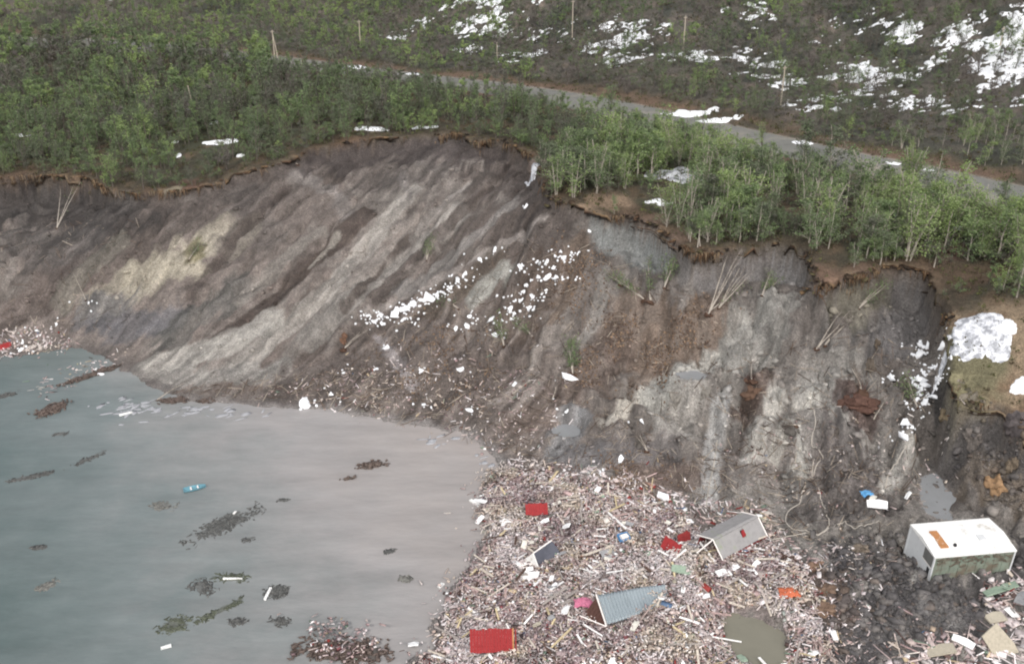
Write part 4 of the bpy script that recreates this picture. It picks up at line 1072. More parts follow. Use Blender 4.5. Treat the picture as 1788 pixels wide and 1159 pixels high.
PARTS = [wreck(FIELD, 15000, .62, .5, .34), wreck(FIELD, 13000, .5, .3, .5), wreck(FIELD, 420, .45, 1.25, .45), wreck([(870, 800), (1000, 815), (1100, 820), (1210, 870), (1330, 880), (1400, 960), (1200, 900), (1060, 850), (900, 840)], 700, .7, .8, .1),
         wreck([(440, 690), (600, 640), (750, 610), (860, 640), (1000, 650), (960, 780), (870, 795), (760, 738), (640, 722), (520, 706)], 620, .7, .5, .05),
         wreck([(0, 585), (70, 575), (135, 590), (120, 612), (0, 626)], 300, .5, .5, .1),
         wreck([(1710, 1020), (1840, 1000), (1850, 1100), (1760, 1100), (1720, 1060)], 420, .45, 1.2, .3),
         wreck([(1600, 1115), (1690, 1105), (1788, 1110), (1850, 1200), (1480, 1200)], 420, .45, 1.1, .25),
         wreck([(1395, 960), (1500, 930), (1560, 960), (1500, 1159), (1452, 1159), (1430, 1050)], 420, .7, .55, .1),
         wreck([(1560, 700), (1650, 690), (1700, 760), (1600, 900), (1340, 900), (1250, 760)], 200, .75, .5, .03),
         wreck([(545, 1118), (590, 1108), (640, 1115), (665, 1140), (640, 1170), (550, 1170)], 200, .35, .5, .3, (.5, 2.0), .3),
         wreck([(200, 605), (225, 612), (160, 665), (110, 715), (72, 728), (60, 700), (120, 655)], 90, .8, .6, .05)]
V, Fq, Cq, o = [], [], [], 0
for (v_, f_), c_ in PARTS:
    V.append(v_); Fq.append(f_ + o); Cq.append(c_); o += len(v_)
V = np.concatenate(V); V[:, 2] = np.maximum(V[:, 2], -.05)
obj('wreckage', mesh_np('wreckage', V, np.concatenate(Fq), M['piece'], np.concatenate(Cq)), label='dense litter of splintered wood and boards heaped at the foot of the slide', cat='wreckage', kind='stuff')

# single planks and boards big enough to pick out
KIND = [('pale', lin(200, 190, 178), .32), ('grey', lin(158, 150, 145), .26), ('white painted', lin(240, 238, 236), .2), ('pinkish grey', lin(184, 160, 156), .1), ('dark brown', lin(88, 70, 62), .07), ('yellowish', lin(200, 184, 150), .05)]
PLK = {}
for nm, c, w_ in KIND:
    PLK[nm] = []
    for k in range(4):
        m_ = MB(); L_ = [1.8, 2.4, 3.2, 4.2][k]
        m_.box((0, 0, 0), (L_, .2 + .05 * (k % 2), .06), col=c, jit=.02)
        if k % 2: m_.box((L_ * .2, .02, .05), (.5, .1, .05), col=c * .9, rot=Matrix.Rotation(.4, 3, 'Z'))
        PLK[nm].append((['short', 'short', 'long', 'very long'][k], m_.mesh('plank', M['piece'])))
NEAR = [(936, 892, 'near the small red panel'), (955, 970, 'near the dark roof fragment'), (1115, 1065, 'around the corrugated roof'), (860, 1123, 'around the large red panel'), (1280, 930, 'by the tilted shed'), (1310, 1110, 'on the rim of the green pool'), (1190, 950, 'by the broken red boards'), (1090, 945, 'near the blue crate'),
        (840, 900, 'at the water edge of the heap'), (800, 1040, 'on the shore side of the heap'), (1375, 1038, 'near the orange tarp'), (1000, 1040, 'in the middle of the heap'), (1010, 860, 'on the upper fringe of the heap'), (1160, 1010, 'between shed and corrugated roof'), (1000, 1140, 'on the camera side of the heap')]
x, y = rand_in(FIELD, 520)
cnt = 0
for k in range(len(x)):
    if cnt >= 290: break
    if math.hypot((x[k] - pond[0]) / 2.9, (y[k] - pond[1]) / 3.5) < 1: continue
    cnt += 1
    nm = random.choices([q[0] for q in KIND], [q[2] for q in KIND])[0]
    ln, me = random.choices(PLK[nm], [.5, .3, .15, .05])[0]
    z = float(ground_z(x[k], y[k])); a, b, _ = pix(x[k], y[k], z)
    wh = min(((a - p) ** 2 + (2 * (b - q)) ** 2, t) for p, q, t in NEAR)[1]
    o = obj('plank', me, label=f'{ln} {nm} plank lying on the wreckage {wh}', cat='plank', group='loose planks on the wreckage field')
    place(o, x[k], y[k], z + random.uniform(.22, .5), random.uniform(0, PI), (random.uniform(.6, .95), random.uniform(.6, 1.0), 1), .12)
BRD = []
for nm, c in [('white', lin(242, 242, 242)), ('off-white', lin(222, 218, 208)), ('grey', lin(150, 150, 152)), ('pale green', lin(150, 168, 150)), ('cream', lin(178, 170, 154))]:
    m_ = MB(); m_.poly([(-.5, -.4, 0), (.5, -.45, .02), (.55, .35, 0), (.1, .42, .05), (-.5, .3, 0), (-.5, -.4, .09), (.5, -.45, .11), (.55, .35, .09), (.1, .42, .14), (-.5, .3, .09)],
                       [(4, 3, 2, 1, 0), (5, 6, 7, 8, 9), (0, 1, 6, 5), (1, 2, 7, 6), (2, 3, 8, 7), (3, 4, 9, 8), (4, 0, 5, 9)], col=c)
    BRD.append((nm, m_.mesh('broken_board', M['piece'])))
def board(a, b, s_, nm, yaw, lab, tilt=.2, asp=.7, thick=1.2):
    x, y, z = hit1(a, b)
    me = dict(BRD)[nm]
    o = obj('broken_board', me, label=lab, cat='board', group='broken boards and panels in the wreckage')
    place(o, x, y, z + .3, yaw, (s_, s_ * asp, thick), tilt)
x, y = rand_in(FIELD, 80)
for k in range(len(x)):
    if math.hypot((x[k] - pond[0]) / 2.9, (y[k] - pond[1]) / 3.5) < 1: continue
    z = float(ground_z(x[k], y[k])); a, b, _ = pix(x[k], y[k], z)
    wh = min(((a - p) ** 2 + (2 * (b - q)) ** 2, t) for p, q, t in NEAR)[1]
    nm = random.choices([q[0] for q in BRD], [.5, .2, .12, .08, .1])[0]; s_ = random.uniform(.45, 1.1)
    board(float(a), float(b), s_, nm, random.uniform(0, 6), f'{"small" if s_ < .75 else "large"} {nm} broken board {wh}', .3, random.uniform(.4, .9))
for a, b, s_, nm, yaw, asp, lab in [(1748, 1135, 4.2, 'cream', -.7, .62, 'big tan panel slab tipped up in the corner wreckage'), (1640, 1140, 2.4, 'cream', .1, .6, 'pale square panel by the dark clay mound'), (1765, 1075, 2.2, 'white', .5, .6, 'white sheet on the wreckage below the white cabin'),
                              (1745, 1035, 3.0, 'pale green', .1, .4, 'pale green sheet sticking out below the white cabin'), (1785, 1050, 2.0, 'grey', .8, .7, 'grey sheet at the frame edge below the white cabin'), (1735, 1085, 1.8, 'cream', .3, .7, 'cream board half buried below the white cabin'), (1680, 1125, 1.8, 'white', -.6, .5, 'white board leaning by the clay mound'),
                              (1530, 886, 2.0, 'white', -.2, .6, 'white curled sheet beside the blue tarp'), (1522, 876, 1.3, 'off-white', .9, .5, 'small upright sheet beside the blue tarp'), (1585, 870, .9, 'white', .3, .6, 'small white board by the grey puddle'), (1455, 1115, 1.3, 'white', 1.5, .5, 'white board standing by the brown clods'),
                              (838, 880, 1.9, 'white', -.7, .3, 'white beam end jutting over the water'), (838, 912, 1.1, 'white', .8, .6, 'white sheet at the water edge'), (884, 915, 1.4, 'white', 0, .5, 'white board in two steps below the red panel'), (722, 1130, .9, 'white', .1, .8, 'white square board floating off the heap'), (1062, 972, 1.6, 'grey', .3, .8, 'crumpled grey tank near the blue crate'),
                              (1190, 1000, 2.0, 'pale green', -.2, .6, 'greenish board above the corrugated roof'), (1262, 1005, 1.6, 'white', .4, .6, 'white board below the tilted shed'), (925, 1010, 1.8, 'white', -.2, .5, 'white bent board under the dark roof fragment')]:
    board(a, b, s_, nm, yaw, lab, .25, asp, 1.4)

# ------------------------------------------------------------------ buildings and big fragments
M['cab_white'] = mat_flat('white_cladding', lin(238, 238, 236), .6, .08, 1.0, .3, stain=lin(190, 184, 172), stain_scale=.8, stain_lo=.57)
M['cab_green'] = mat_flat('muddy_green_cladding', lin(128, 138, 126), .8, .3, 1.2, .2, stain=lin(112, 104, 92), stain_scale=.55, stain_lo=.48)
M['cab_end'] = mat_flat('grey_white_cladding', lin(206, 208, 210), .65, .1, 1.2, .3, stain=lin(150, 146, 138), stain_scale=1.2, stain_lo=.64)
M['dark'] = mat_flat('dark_opening', lin(52, 52, 54), .8, .2, 2.0, .2)
M['greyp'] = mat_flat('grey_panel', lin(112, 112, 110), .7, .2, 2.0, .3)
M['orange'] = mat_flat('rusty_orange', lin(178, 126, 84), .85, .35, 4.0, .2, stain=lin(214, 204, 190), stain_scale=2.5, stain_lo=.55)
M['roofgrey'] = mat_flat('grey_roofing', lin(150, 148, 148), .8, .2, 1.6, .2, stain=lin(140, 146, 128), stain_scale=.8, stain_lo=.55)
M['red'] = mat_flat('red_cladding', lin(146, 48, 50), .75, .25, 2.5, .25, stain=lin(120, 56, 52), stain_scale=2.5, stain_lo=.6)
M['redd'] = mat_flat('dark_red_cladding', lin(134, 52, 52), .8, .3, 2.5, .2)
M['trim'] = mat_flat('white_trim', lin(236, 230, 226), .7, .1, 2.0, .3)
M['slate'] = mat_flat('dark_blue_grey_roofing', lin(84, 86, 96), .6, .15, 1.5, .3)
M['metal'] = mat_flat('corrugated_metal', lin(138, 148, 154), .45, .15, 1.0, .5, stain=lin(150, 140, 138), stain_scale=.7, stain_lo=.62)
M['woodin'] = mat_flat('dark_brown_boards', lin(86, 62, 56), .85, .3, 3, .2)
def frame_mat(p0, p1, roll=0.0, pitch=0.0):
    """x axis from p0 to p1 (level), y away from the viewer, z up"""
    d = Vector((p1[0] - p0[0], p1[1] - p0[1])); L_ = d.length; a = math.atan2(d.y, d.x)
    return Matrix.Translation((p0[0], p0[1], p0[2])) @ Matrix.Rotation(a, 4, 'Z') @ Matrix.Rotation(pitch, 4, 'Y') @ Matrix.Rotation(roll, 4, 'X'), L_
# white cabin
zb = hit1(1622, 1013)[2] + .15
A_ = (*map(float, at(1622, 1013, zb)), zb); B_ = (*map(float, at(1759, 1001, zb)), zb)
mt, L_ = frame_mat(A_, B_, math.radians(3.5), 0)
cab = empty('cabin', mt, 'white box-shaped cabin with muddy green side, stranded on dark clay', 'cabin')
D_, H_ = 4.5, 2.9
def bx(name, mat, parent, c, size, **kw): return MB().box(c, size, **kw).build(name, mat, parent)
nb_ = 9
wall = bx('side_wall', M['cab_green'], cab, (L_ / 2, .06, H_ / 2 - .3), (L_, .12, H_ + .6))
for k in range(nb_ + 1): bx('batten', M['cab_green'], wall, (.05 + (L_ - .1) * k / nb_, -.02, H_ / 2 - .3), (.07, .05, H_ + .55))
bx('back_wall', M['cab_end'], cab, (L_ / 2, D_ - .06, H_ / 2 - .3), (L_, .12, H_ + .6))
ew = bx('end_wall', M['cab_end'], cab, (.06, D_ / 2, H_ / 2 - .3), (.12, D_ - .25, H_ + .6))
bx('end_wall', M['cab_end'], cab, (L_ - .06, D_ / 2, H_ / 2 - .3), (.12, D_ - .25, H_ + .6))
wd_ = bx('window', M['greyp'], cab, (-.02, .95, H_ - .85), (.06, 1.5, 1.3)); bx('frame', M['trim'], wd_, (-.03, .95, H_ - .17), (.07, 1.6, .07)); bx('frame', M['trim'], wd_, (-.03, .95, H_ - 1.53), (.07, 1.6, .07))
bx('door_opening', M['dark'], cab, (-.02, .55, .45), (.06, .38, 1.25))
for k in range(3): bx('corner_board', M['cab_end'], cab, [(-.03, -.03, H_ / 2 - .3), (-.03, D_ + .03, H_ / 2 - .3), (L_ + .03, -.03, H_ / 2 - .3)][k], (.14, .14, H_ + .58))
rf = empty('roof', Matrix.Identity(4), None, None); rf.parent = cab; rf.matrix_world = mt
m_ = MB(); m_.poly([(-.12, -.12, H_), (L_ + .12, -.12, H_), (L_ + .12, D_ / 2, H_ + .3), (-.12, D_ / 2, H_ + .3), (L_ + .12, D_ + .12, H_), (-.12, D_ + .12, H_),
                    (-.12, -.12, H_ - .14), (L_ + .12, -.12, H_ - .14), (L_ + .12, D_ + .12, H_ - .14), (-.12, D_ + .12, H_ - .14)],
                   [(0, 1, 2, 3), (3, 2, 4, 5), (0, 6, 7, 1), (1, 7, 8, 4, 2), (4, 8, 9, 5), (5, 9, 6, 0, 3), (6, 9, 8, 7)])
m_.build('roof_sheet', M['cab_white'], rf)
for k in range(1, 9):
    mm = MB(); xk = L_ * k / 9
    mm.poly([(xk - .03, -.13, H_ + .0), (xk + .03, -.13, H_ + .0), (xk + .03, D_ / 2, H_ + .3), (xk - .03, D_ / 2, H_ + .3), (xk - .03, -.13, H_ + .05), (xk + .03, -.13, H_ + .05), (xk + .03, D_ / 2, H_ + .35), (xk - .03, D_ / 2, H_ + .35)], [(4, 5, 6, 7), (0, 1, 5, 4), (1, 2, 6, 5), (2, 3, 7, 6), (3, 0, 4, 7)])
    mm.build('roof_seam', M['cab_white'], rf)
def roof_z(y): return H_ + .3 * (1 - abs(y - D_ / 2) / (D_ / 2 + .12))
bx('roof_panel', M['orange'], cab, (1.3, 1.95, roof_z(1.95) - .02), (.75, 2.3, .16)); bx('roof_vent', M['dark'], cab, (2.4, 1.0, roof_z(1.0) + .12), (.22, .22, .26)); bx('roof_hatch', M['cab_end'], cab, (5.4, 1.7, roof_z(1.7) + .06), (.7, .7, .14))
M['claysmear'] = mat_flat('clay_smear', lin(104, 98, 88), .95, .35, 3.0, .1)
sm_ = MB()
for k in range(46):
    t = random.uniform(0, 1); sx = .25 + t * (L_ - .4)
    sm_.box((sx, -.05 + random.uniform(-.04, .0), H_ - .2 - abs(random.gauss(0, .6)) - .1 * t), (random.uniform(.15, .6), .06, random.uniform(.06, .25)), rot=Matrix.Rotation(random.uniform(-.6, .6), 3, 'Y'), jit=.05)
sm_.build('mud_splash', M['claysmear'], cab, kind='stuff')
# tilted shed
zs_ = 1.75
E1 = (*map(float, at(1262, 976, zs_)), zs_); E2 = (*map(float, at(1339, 934, zs_)), zs_)
mt, L_ = frame_mat(E1, E2, math.radians(14), 0)
shed = empty('shed', mt, 'tilted red shed with grey gabled roof and a hole torn in it', 'shed')
Wd, Rh = 3.5, 1.08
def slab(name, mat, parent, a, b, c, d, th=.1):
    n_ = (Vector(b) - Vector(a)).cross(Vector(d) - Vector(a)).normalized() * th
    P_ = [Vector(q) for q in (a, b, c, d)]; m_ = MB(); m_.poly([*P_, *[q - n_ for q in P_]], [(0, 1, 2, 3), (7, 6, 5, 4), (0, 4, 5, 1), (1, 5, 6, 2), (2, 6, 7, 3), (3, 7, 4, 0)])
    return m_.build(name, mat, parent)
hx = L_ * .58                              # the hole sits in the front slope, so the slope is built round it
def fs(u, t): return (u, t * Wd / 2, t * Rh)
for nm, u0, u1, t0, t1 in [('roof_slope', 0, hx - .25, 0, 1), ('roof_slope', hx - .25, hx + .25, 0, .42), ('roof_slope', hx - .25, hx + .2, .78, 1), ('roof_slope', hx + .25, L_, 0, 1)]:
    slab(nm, M['roofgrey'], shed, fs(u0 + .002, t0), fs(u1 - .002, t0), fs(u1 - .002, t1), fs(u0 + .002, t1))
slab('roof_slope', M['roofgrey'], shed, (0, Wd / 2, Rh), (L_, Wd / 2, Rh), (L_, Wd, 0), (0, Wd, 0))
slab('torn_cladding', M['red'], shed, (hx - .2, .75, .40), (hx + .3, .8, .5), (hx + .15, 1.25, 1.0), (hx - .25, 1.2, 1.0), .06)
for k in range(6): bx('roofing_strip', M['roofgrey'], shed, (L_ * (k + .5) / 6, Wd / 2, Rh + .02), (L_ / 6 - .04, .3, .07))
for s_, u0 in ((0, -.04), (1, L_ + .04)):
    for y0, z0, y1, z1 in ((-.1, -.1, Wd / 2, Rh), (Wd / 2, Rh, Wd + .1, -.1)):
        MB().tube([(u0, y0, z0 + .04), (u0, y1, z1 + .04)], .075, 4).build('bargeboard', M['trim'], shed)
nbd = 18
for k in range(nbd): bx('wall_board', M['red'], shed, ((k + .5) * L_ / nbd, -.02, -1.12), (L_ / nbd - .03, .06 + .02 * (k % 2), 1.9))
for k in range(nbd): bx('wall_board', M['redd'], shed, ((k + .5) * L_ / nbd, Wd - .3, -1.15), (L_ / nbd - .03, .06, 2.1))
for k in range(10):
    y_ = .4 + (Wd - .8) * (k + .5) / 10; top = Rh * (1 - abs(y_ - Wd / 2) / (Wd / 2)) - .12
    bx('gable_board', M['redd'], shed, (L_ - .25, y_, top / 2 - 1.0), (.06, (Wd - .8) / 10 - .02, top + 2.0))
for k in range(3): bx('gable_board', M['woodin'], shed, (.7, .9 + .75 * k, -.6), (.06, .3, 1.8))
bx('corner_board', M['trim'], shed, (L_ - .12, .22, -.7), (.16, .16, 1.3))
MB().tube([(-.05, Wd / 2, Rh), (-1.7, 1.9, -.1)], .07, 5).build('loose_post', M['trim'], shed)
bx('floor', M['dark'], shed, (L_ / 2, Wd / 2, -2.1), (L_ - .6, Wd - .7, .1))
# dark roof fragment with white gable
q = hit1(945, 992)
mt, L_ = frame_mat(q, (q[0] + 1.9, q[1] + 2.0, q[2]), 0, 0)
fr = empty('roof_fragment', mt, 'dark blue-grey roof fragment with a white gable, tipped up in the wreckage', 'roof piece')
slab('roof_slope', M['slate'], fr, (0, 0, -.2), (2.7, -.2, .3), (2.5, .9, 1.5), (-.1, .9, 1.45), .14)
slab('roof_slope', M['trim'], fr, (-.1, .93, 1.48), (2.5, .93, 1.53), (2.3, 1.7, .7), (-.1, 1.9, .2), .12)
MB().poly([(-.12, 0, -.25), (-.12, .9, 1.42), (-.12, 2.3, -.2), (-.24, 0, -.25), (-.24, .9, 1.42), (-.24, 2.3, -.2)], [(0, 1, 2), (5, 4, 3), (0, 3, 4, 1), (1, 4, 5, 2), (2, 5, 3, 0)]).build('gable', M['cab_white'], fr)
slab('broken_gable', M['trim'], fr, (-.3, .9, .2), (-.3, 2.2, .0), (-1.3, 2.1, .1), (-1.5, 1.2, -.1), .08)
# corrugated metal roof
q0 = (*map(float, at(1060, 1094, 1.4)), 1.4); q1 = (*map(float, at(1172, 1066, 1.2)), 1.2)
mt, L_ = frame_mat(q0, q1, 0, 0)
cr_ = empty('corrugated_roof', mt, 'grey corrugated metal roof sagging into the wreckage', 'roof piece')
nu, nv = 150, 10; VV = []
for i in range(nu + 1):
    u_ = i / nu * L_ * 1.08; w_ = 1 - .35 * (i / nu) ** 2
    for j in range(nv + 1):
        t = j / nv
        z_ = .3 + t * 1.15 * (1 - .55 * (i / nu)) - .22 * math.sin(PI * t) * (i / nu) - .7 * max(0, i / nu - .6) ** 1.3 + .055 * math.sin(i / nu * 2 * PI * 21) * (1.15 - .7 * sstep(.3, .55, i / nu))
        VV.append((u_ + .25 * t, (.0 + .9 * (i / nu) ** 2 + t * 2.6 * w_), z_))
FFc = [(i * (nv + 1) + j, (i + 1) * (nv + 1) + j, (i + 1) * (nv + 1) + j + 1, i * (nv + 1) + j + 1) for i in range(nu) for j in range(nv)]
ob_ = MB().poly(VV, FFc).build('metal_sheet', M['metal'], cr_, smooth=True)
so = ob_.modifiers.new('thickness', 'SOLIDIFY'); so.thickness = .02
MB().tube([(-.12, -.1, .25), (.15, 2.7, 1.5)], .08, 4).build('bargeboard', M['trim'], cr_); MB().tube([(-.15, -.1, .2), (-1.9, 1.6, .55)], .06, 4).build('bargeboard', M['trim'], cr_)
for k in range(7):
    t0 = k / 7; y0 = .05 + 2.4 * t0
    MB().poly([(-.25 - 1.5 * t0 * .6, y0, -.3), (-.25 - 1.5 * (t0 + .13) * .6, y0 + .32, -.3), (.02, y0 + .32, .2 + 1.1 * (t0 + .12)), (.0, y0, .2 + 1.1 * t0), (-.31 - 1.5 * t0 * .6, y0, -.3), (-.31 - 1.5 * (t0 + .13) * .6, y0 + .32, -.3), (-.05, y0 + .32, .2 + 1.1 * (t0 + .12)), (-.06, y0, .2 + 1.1 * t0)],
              [(0, 1, 2, 3), (7, 6, 5, 4), (0, 4, 5, 1), (1, 5, 6, 2), (2, 6, 7, 3), (3, 7, 4, 0)]).build('gable_board', M['woodin'], cr_)
MB().tube([(.1, -.06, .22), (L_ * .33, -.08, .28)], .05, 4).build('gutter', M['dark'], cr_)
# red wall panels
def red_panel(p0, p1, h, roll, nb, lab, mat='red', edge=True, z=1.3):
    a = (*map(float, at(*p0, z)), z); b = (*map(float, at(*p1, z)), z)
    mt, L_ = frame_mat(a, b, math.radians(roll), 0)
    e = empty('wall_panel', mt, lab, 'wall panel', 'red wall panels in the wreckage')
    for k in range(nb):
        bx('board', M[mat], e, ((k + .5) * L_ / nb, random.uniform(-.015, .015), h / 2 + random.uniform(-.06, .06)), (L_ / nb - .012, .07 + .015 * (k % 2), h + random.uniform(-.1, .1)))
    bx('rail', M['woodin'], e, (L_ / 2, .1, h * .25), (L_, .08, .12)); bx('rail', M['woodin'], e, (L_ / 2, .1, h * .75), (L_, .08, .12))
    if edge: bx('corner_board', M['orange'], e, (L_ + .07, 0, h / 2), (.13, .12, h)); bx('corner_board', M['redd'], e, (L_ + .3, .03, h / 2), (.12, .1, h * .9))
    return e
red_panel((821, 1140), (895, 1137), 2.0, -28, 14, 'large red boarded wall panel lying tilted near the water')
red_panel((918, 900), (957, 898), 1.2, -35, 8, 'small red wall panel leaning at the top of the wreckage', edge=False)
red_panel((1152, 956), (1182, 972), 1.3, -40, 7, 'broken red wall piece beside the tilted shed', edge=False)
red_panel((1184, 951), (1206, 944), 1.1, -15, 6, 'dark red upright wall piece against the tilted shed', 'redd', False)
red_panel((0, 612), (22, 606), .9, -45, 5, 'faded red boards in the wreckage at the western shore', 'red', False, .6)

# ------------------------------------------------------------------ small coloured things
M['blue'] = mat_flat('blue_plastic', lin(84, 140, 190), .6, .2, 2.0, .4); M['bluet'] = mat_flat('blue_tarp', lin(96, 158, 206), .6, .2, 2.0, .4)
M['oran'] = mat_flat('orange_tarp', lin(188, 104, 74), .7, .2, 2.0, .3); M['cyan'] = mat_flat('turquoise_paint', lin(104, 150, 164), .5, .15, 2.0, .4)
M['pink'] = mat_flat('pink_cloth', lin(196, 120, 146), .85, .2, 2.0, .2)
def tarp(a, b, s_, mat, lab, name='tarp', seed=1):
    x, y, z = hit1(a, b)
    n_ = 12; V_ = []
    for j in range(n_ + 1):
        for i in range(n_ + 1):
            u_, v_ = i / n_ - .5, j / n_ - .5
            r_ = math.hypot(u_, v_)
            V_.append((u_ * s_ * 1.3 + .12 * float(vnoise(u_ * 6, v_ * 6, seed)), v_ * s_ + .12 * float(vnoise(u_ * 6, v_ * 6, seed + 5)), s_ * .35 * max(0, 1 - r_ * 1.7) + .22 * float(fbm(u_ * 5 + seed, v_ * 5, 1, 3, seed))))
    F_ = [(j * (n_ + 1) + i, j * (n_ + 1) + i + 1, (j + 1) * (n_ + 1) + i + 1, (j + 1) * (n_ + 1) + i) for j in range(n_) for i in range(n_)]
    o = MB().poly(V_, F_).build(name, M[mat], label=lab, cat=name.replace('_', ' '))
    md = o.modifiers.new('thickness', 'SOLIDIFY'); md.thickness = .05
    o.location = (x, y, z + .32)
tarp(1376, 1040, 1.5, 'oran', 'crumpled orange tarp at the edge of the brown clods', seed=3)
tarp(1513, 868, 1.0, 'bluet', 'light blue tarp scrap on the mud above the white cabin', seed=8)
tarp(1018, 1058, 1.3, 'pink', 'pink cloth heap left of the corrugated roof', 'cloth_heap', seed=12)
x, y, z = hit1(1088, 945)
cr = empty('crate', Matrix.Translation((x, y, z + .35)) @ Matrix.Rotation(.4, 4, 'Z') @ Matrix.Rotation(.25, 4, 'X'), 'blue plastic crate with white contents in the wreckage', 'crate')
bx('base', M['blue'], cr, (0, 0, 0), (1.1, .8, .06))
for c_, s_ in (((0, .4, .22), (1.1, .05, .4)), ((0, -.4, .22), (1.1, .05, .4)), ((.54, 0, .22), (.05, .74, .4)), ((-.54, 0, .22), (.05, .74, .4))): bx('side', M['blue'], cr, c_, s_)
bx('contents', M['trim'], cr, (.05, .02, .25), (.8, .5, .3), jit=.1)
# rowing boat
x, y = map(float, at(340, 853, .1))
bt = empty('rowing_boat', Matrix.Translation((x, y, .02)) @ Matrix.Rotation(.42, 4, 'Z') @ Matrix.Scale(.78, 4), 'small turquoise rowing boat drifting on the muddy bay', 'boat')
def hull(w, l, h, th):
    prof = []
    for i in range(13):
        t = i / 12; wx = w * (1 - (abs(t - .42) / (.58 if t > .42 else .7)) ** 2.2) ** .8 if abs(t - .42) < (.58 if t > .42 else .7) else 0.02
        prof.append((l * (t - .5), max(.03, wx / 2), h * (1 + .35 * abs(t - .45) ** 1.5)))
    V_, F_ = [], []
    for px_, hw, hh in prof:
        for s_, z_ in ((-1, hh), (-.85, hh * .35), (0, -.1), (.85, hh * .35), (1, hh)): V_.append((px_, s_ * hw, z_))
    for i in range(12):
        for k in range(4): F_.append((i * 5 + k, (i + 1) * 5 + k, (i + 1) * 5 + k + 1, i * 5 + k + 1))
    F_.append((0, 1, 2, 3, 4)); F_.append((64, 63, 62, 61, 60))
    return MB().poly(V_, F_)
o = hull(1.1, 3.0, .38, .05).build('hull', M['cyan'], bt); md = o.modifiers.new('thickness', 'SOLIDIFY'); md.thickness = .05
for k in (-.5, .45): bx('thwart', M['trim'], bt, (k, 0, .27), (.22, .9, .04))
# hose / cable loops on the run-out
M['cable'] = mat_flat('pale_cable', lin(180, 173, 164), .7, .2, 3, .2)
def cable(pts, lab, r_=.055):
    x, y, z = hit([p[0] for p in pts], [p[1] for p in pts])
    P3 = [Vector((a, b, c + .08)) for a, b, c in zip(x, y, z)]; out = []
    for i in range(len(P3) - 1):
        p0, p1, p2, p3 = P3[max(0, i - 1)], P3[i], P3[i + 1], P3[min(len(P3) - 1, i + 2)]
        for k in range(8):
            t = k / 8; q = .5 * ((2 * p1) + (p2 - p0) * t + (2 * p0 - 5 * p1 + 4 * p2 - p3) * t * t + (3 * p1 - p0 - 3 * p2 + p3) * t ** 3)
            q.z = max(0, float(ground_z(q.x, q.y))) + .07; out.append(q)
    MB().tube(out, r_, 5).build('cable', M['cable'], label=lab, cat='cable')
cable([(1414, 690), (1424, 735), (1417, 776), (1437, 800), (1420, 832), (1402, 856), (1396, 880), (1376, 894), (1374, 915), (1402, 927), (1442, 928), (1447, 910), (1437, 885), (1430, 856), (1418, 828), (1422, 800)], 'pale tangled cable looping down the grey run-out')
cable([(1346, 944), (1372, 938), (1402, 932), (1440, 930), (1470, 918), (1504, 918), (1540, 912)], 'pale cable stretched along the foot of the run-out')
cable([(1545, 855), (1552, 830), (1570, 800), (1585, 780)], 'short pale cable on the mud above the white cabin', .06)
cable([(1252, 770), (1248, 800), (1238, 850), (1232, 890)], 'pale cable lying straight down above the tilted shed', .06)

# ------------------------------------------------------------------ utility poles
M['pole'] = mat_flat('weathered_pole', lin(176, 166, 152), .85, .2, 2, .2)
for a, b, top, lab, aframe in [(480, 103, 57, 'two-legged timber utility pole where the road meets the wood', 1), (630, 88, 40, 'timber utility pole above the roadside snow heap', 0), (999, 66, 6, 'timber utility pole in the upper snowfield', 0), (1193, 88, 33, 'timber utility pole beside the hillside snow', 0), (1363, 184, 120, 'timber utility pole above the road with snow behind', 0), (1746, 82, 50, 'timber utility pole in the dense snowfield', 0), (340, 196, 152, 'leaning timber pole in the birch wood', 0), (868, 108, 77, 'short timber pole with wide crossarm above the road', 0), (1850, 330, 240, '', 0)]:
    if not lab: continue
    x, y, z = hit1(a, b)
    _, _, dpt = pix(x, y, z)
    h = (b - top) * dpt / FPX / math.cos(PITCH - .2) * 1.02
    e = empty('utility_pole', Matrix.Translation((x, y, z)) @ (Matrix.Rotation(-.13, 4, 'Y') if 'leaning' in lab else Matrix.Identity(4)), lab, 'pole', 'utility poles')
    MB().tube([(0, 0, -.4), (0, 0, h)], [.14, .1], 7).build('post', M['pole'], e)
    if aframe: MB().tube([(.75, .1, -.4), (.05, 0, h * .85)], [.13, .1], 7).build('post', M['pole'], e)
    if 'leaning' not in lab:
        w_ = 1.6 if 'wide' in lab else .9
        MB().box((0, 0, h - .35 if 'wide' not in lab else h * .45), (w_, .1, .12), rot=Matrix.Rotation(.5, 3, 'Z')).build('crossarm', M['pole'], e)
        for s_ in (-1, 1): MB().tube([(s_ * w_ * .42 * .87, s_ * w_ * .42 * .48, (h if 'wide' not in lab else h * .45 + .35) - .3), (s_ * w_ * .42 * .87, s_ * w_ * .42 * .48, (h if 'wide' not in lab else h * .45 + .35) - .08)], .05, 6).build('insulator', M['greyp'], e)

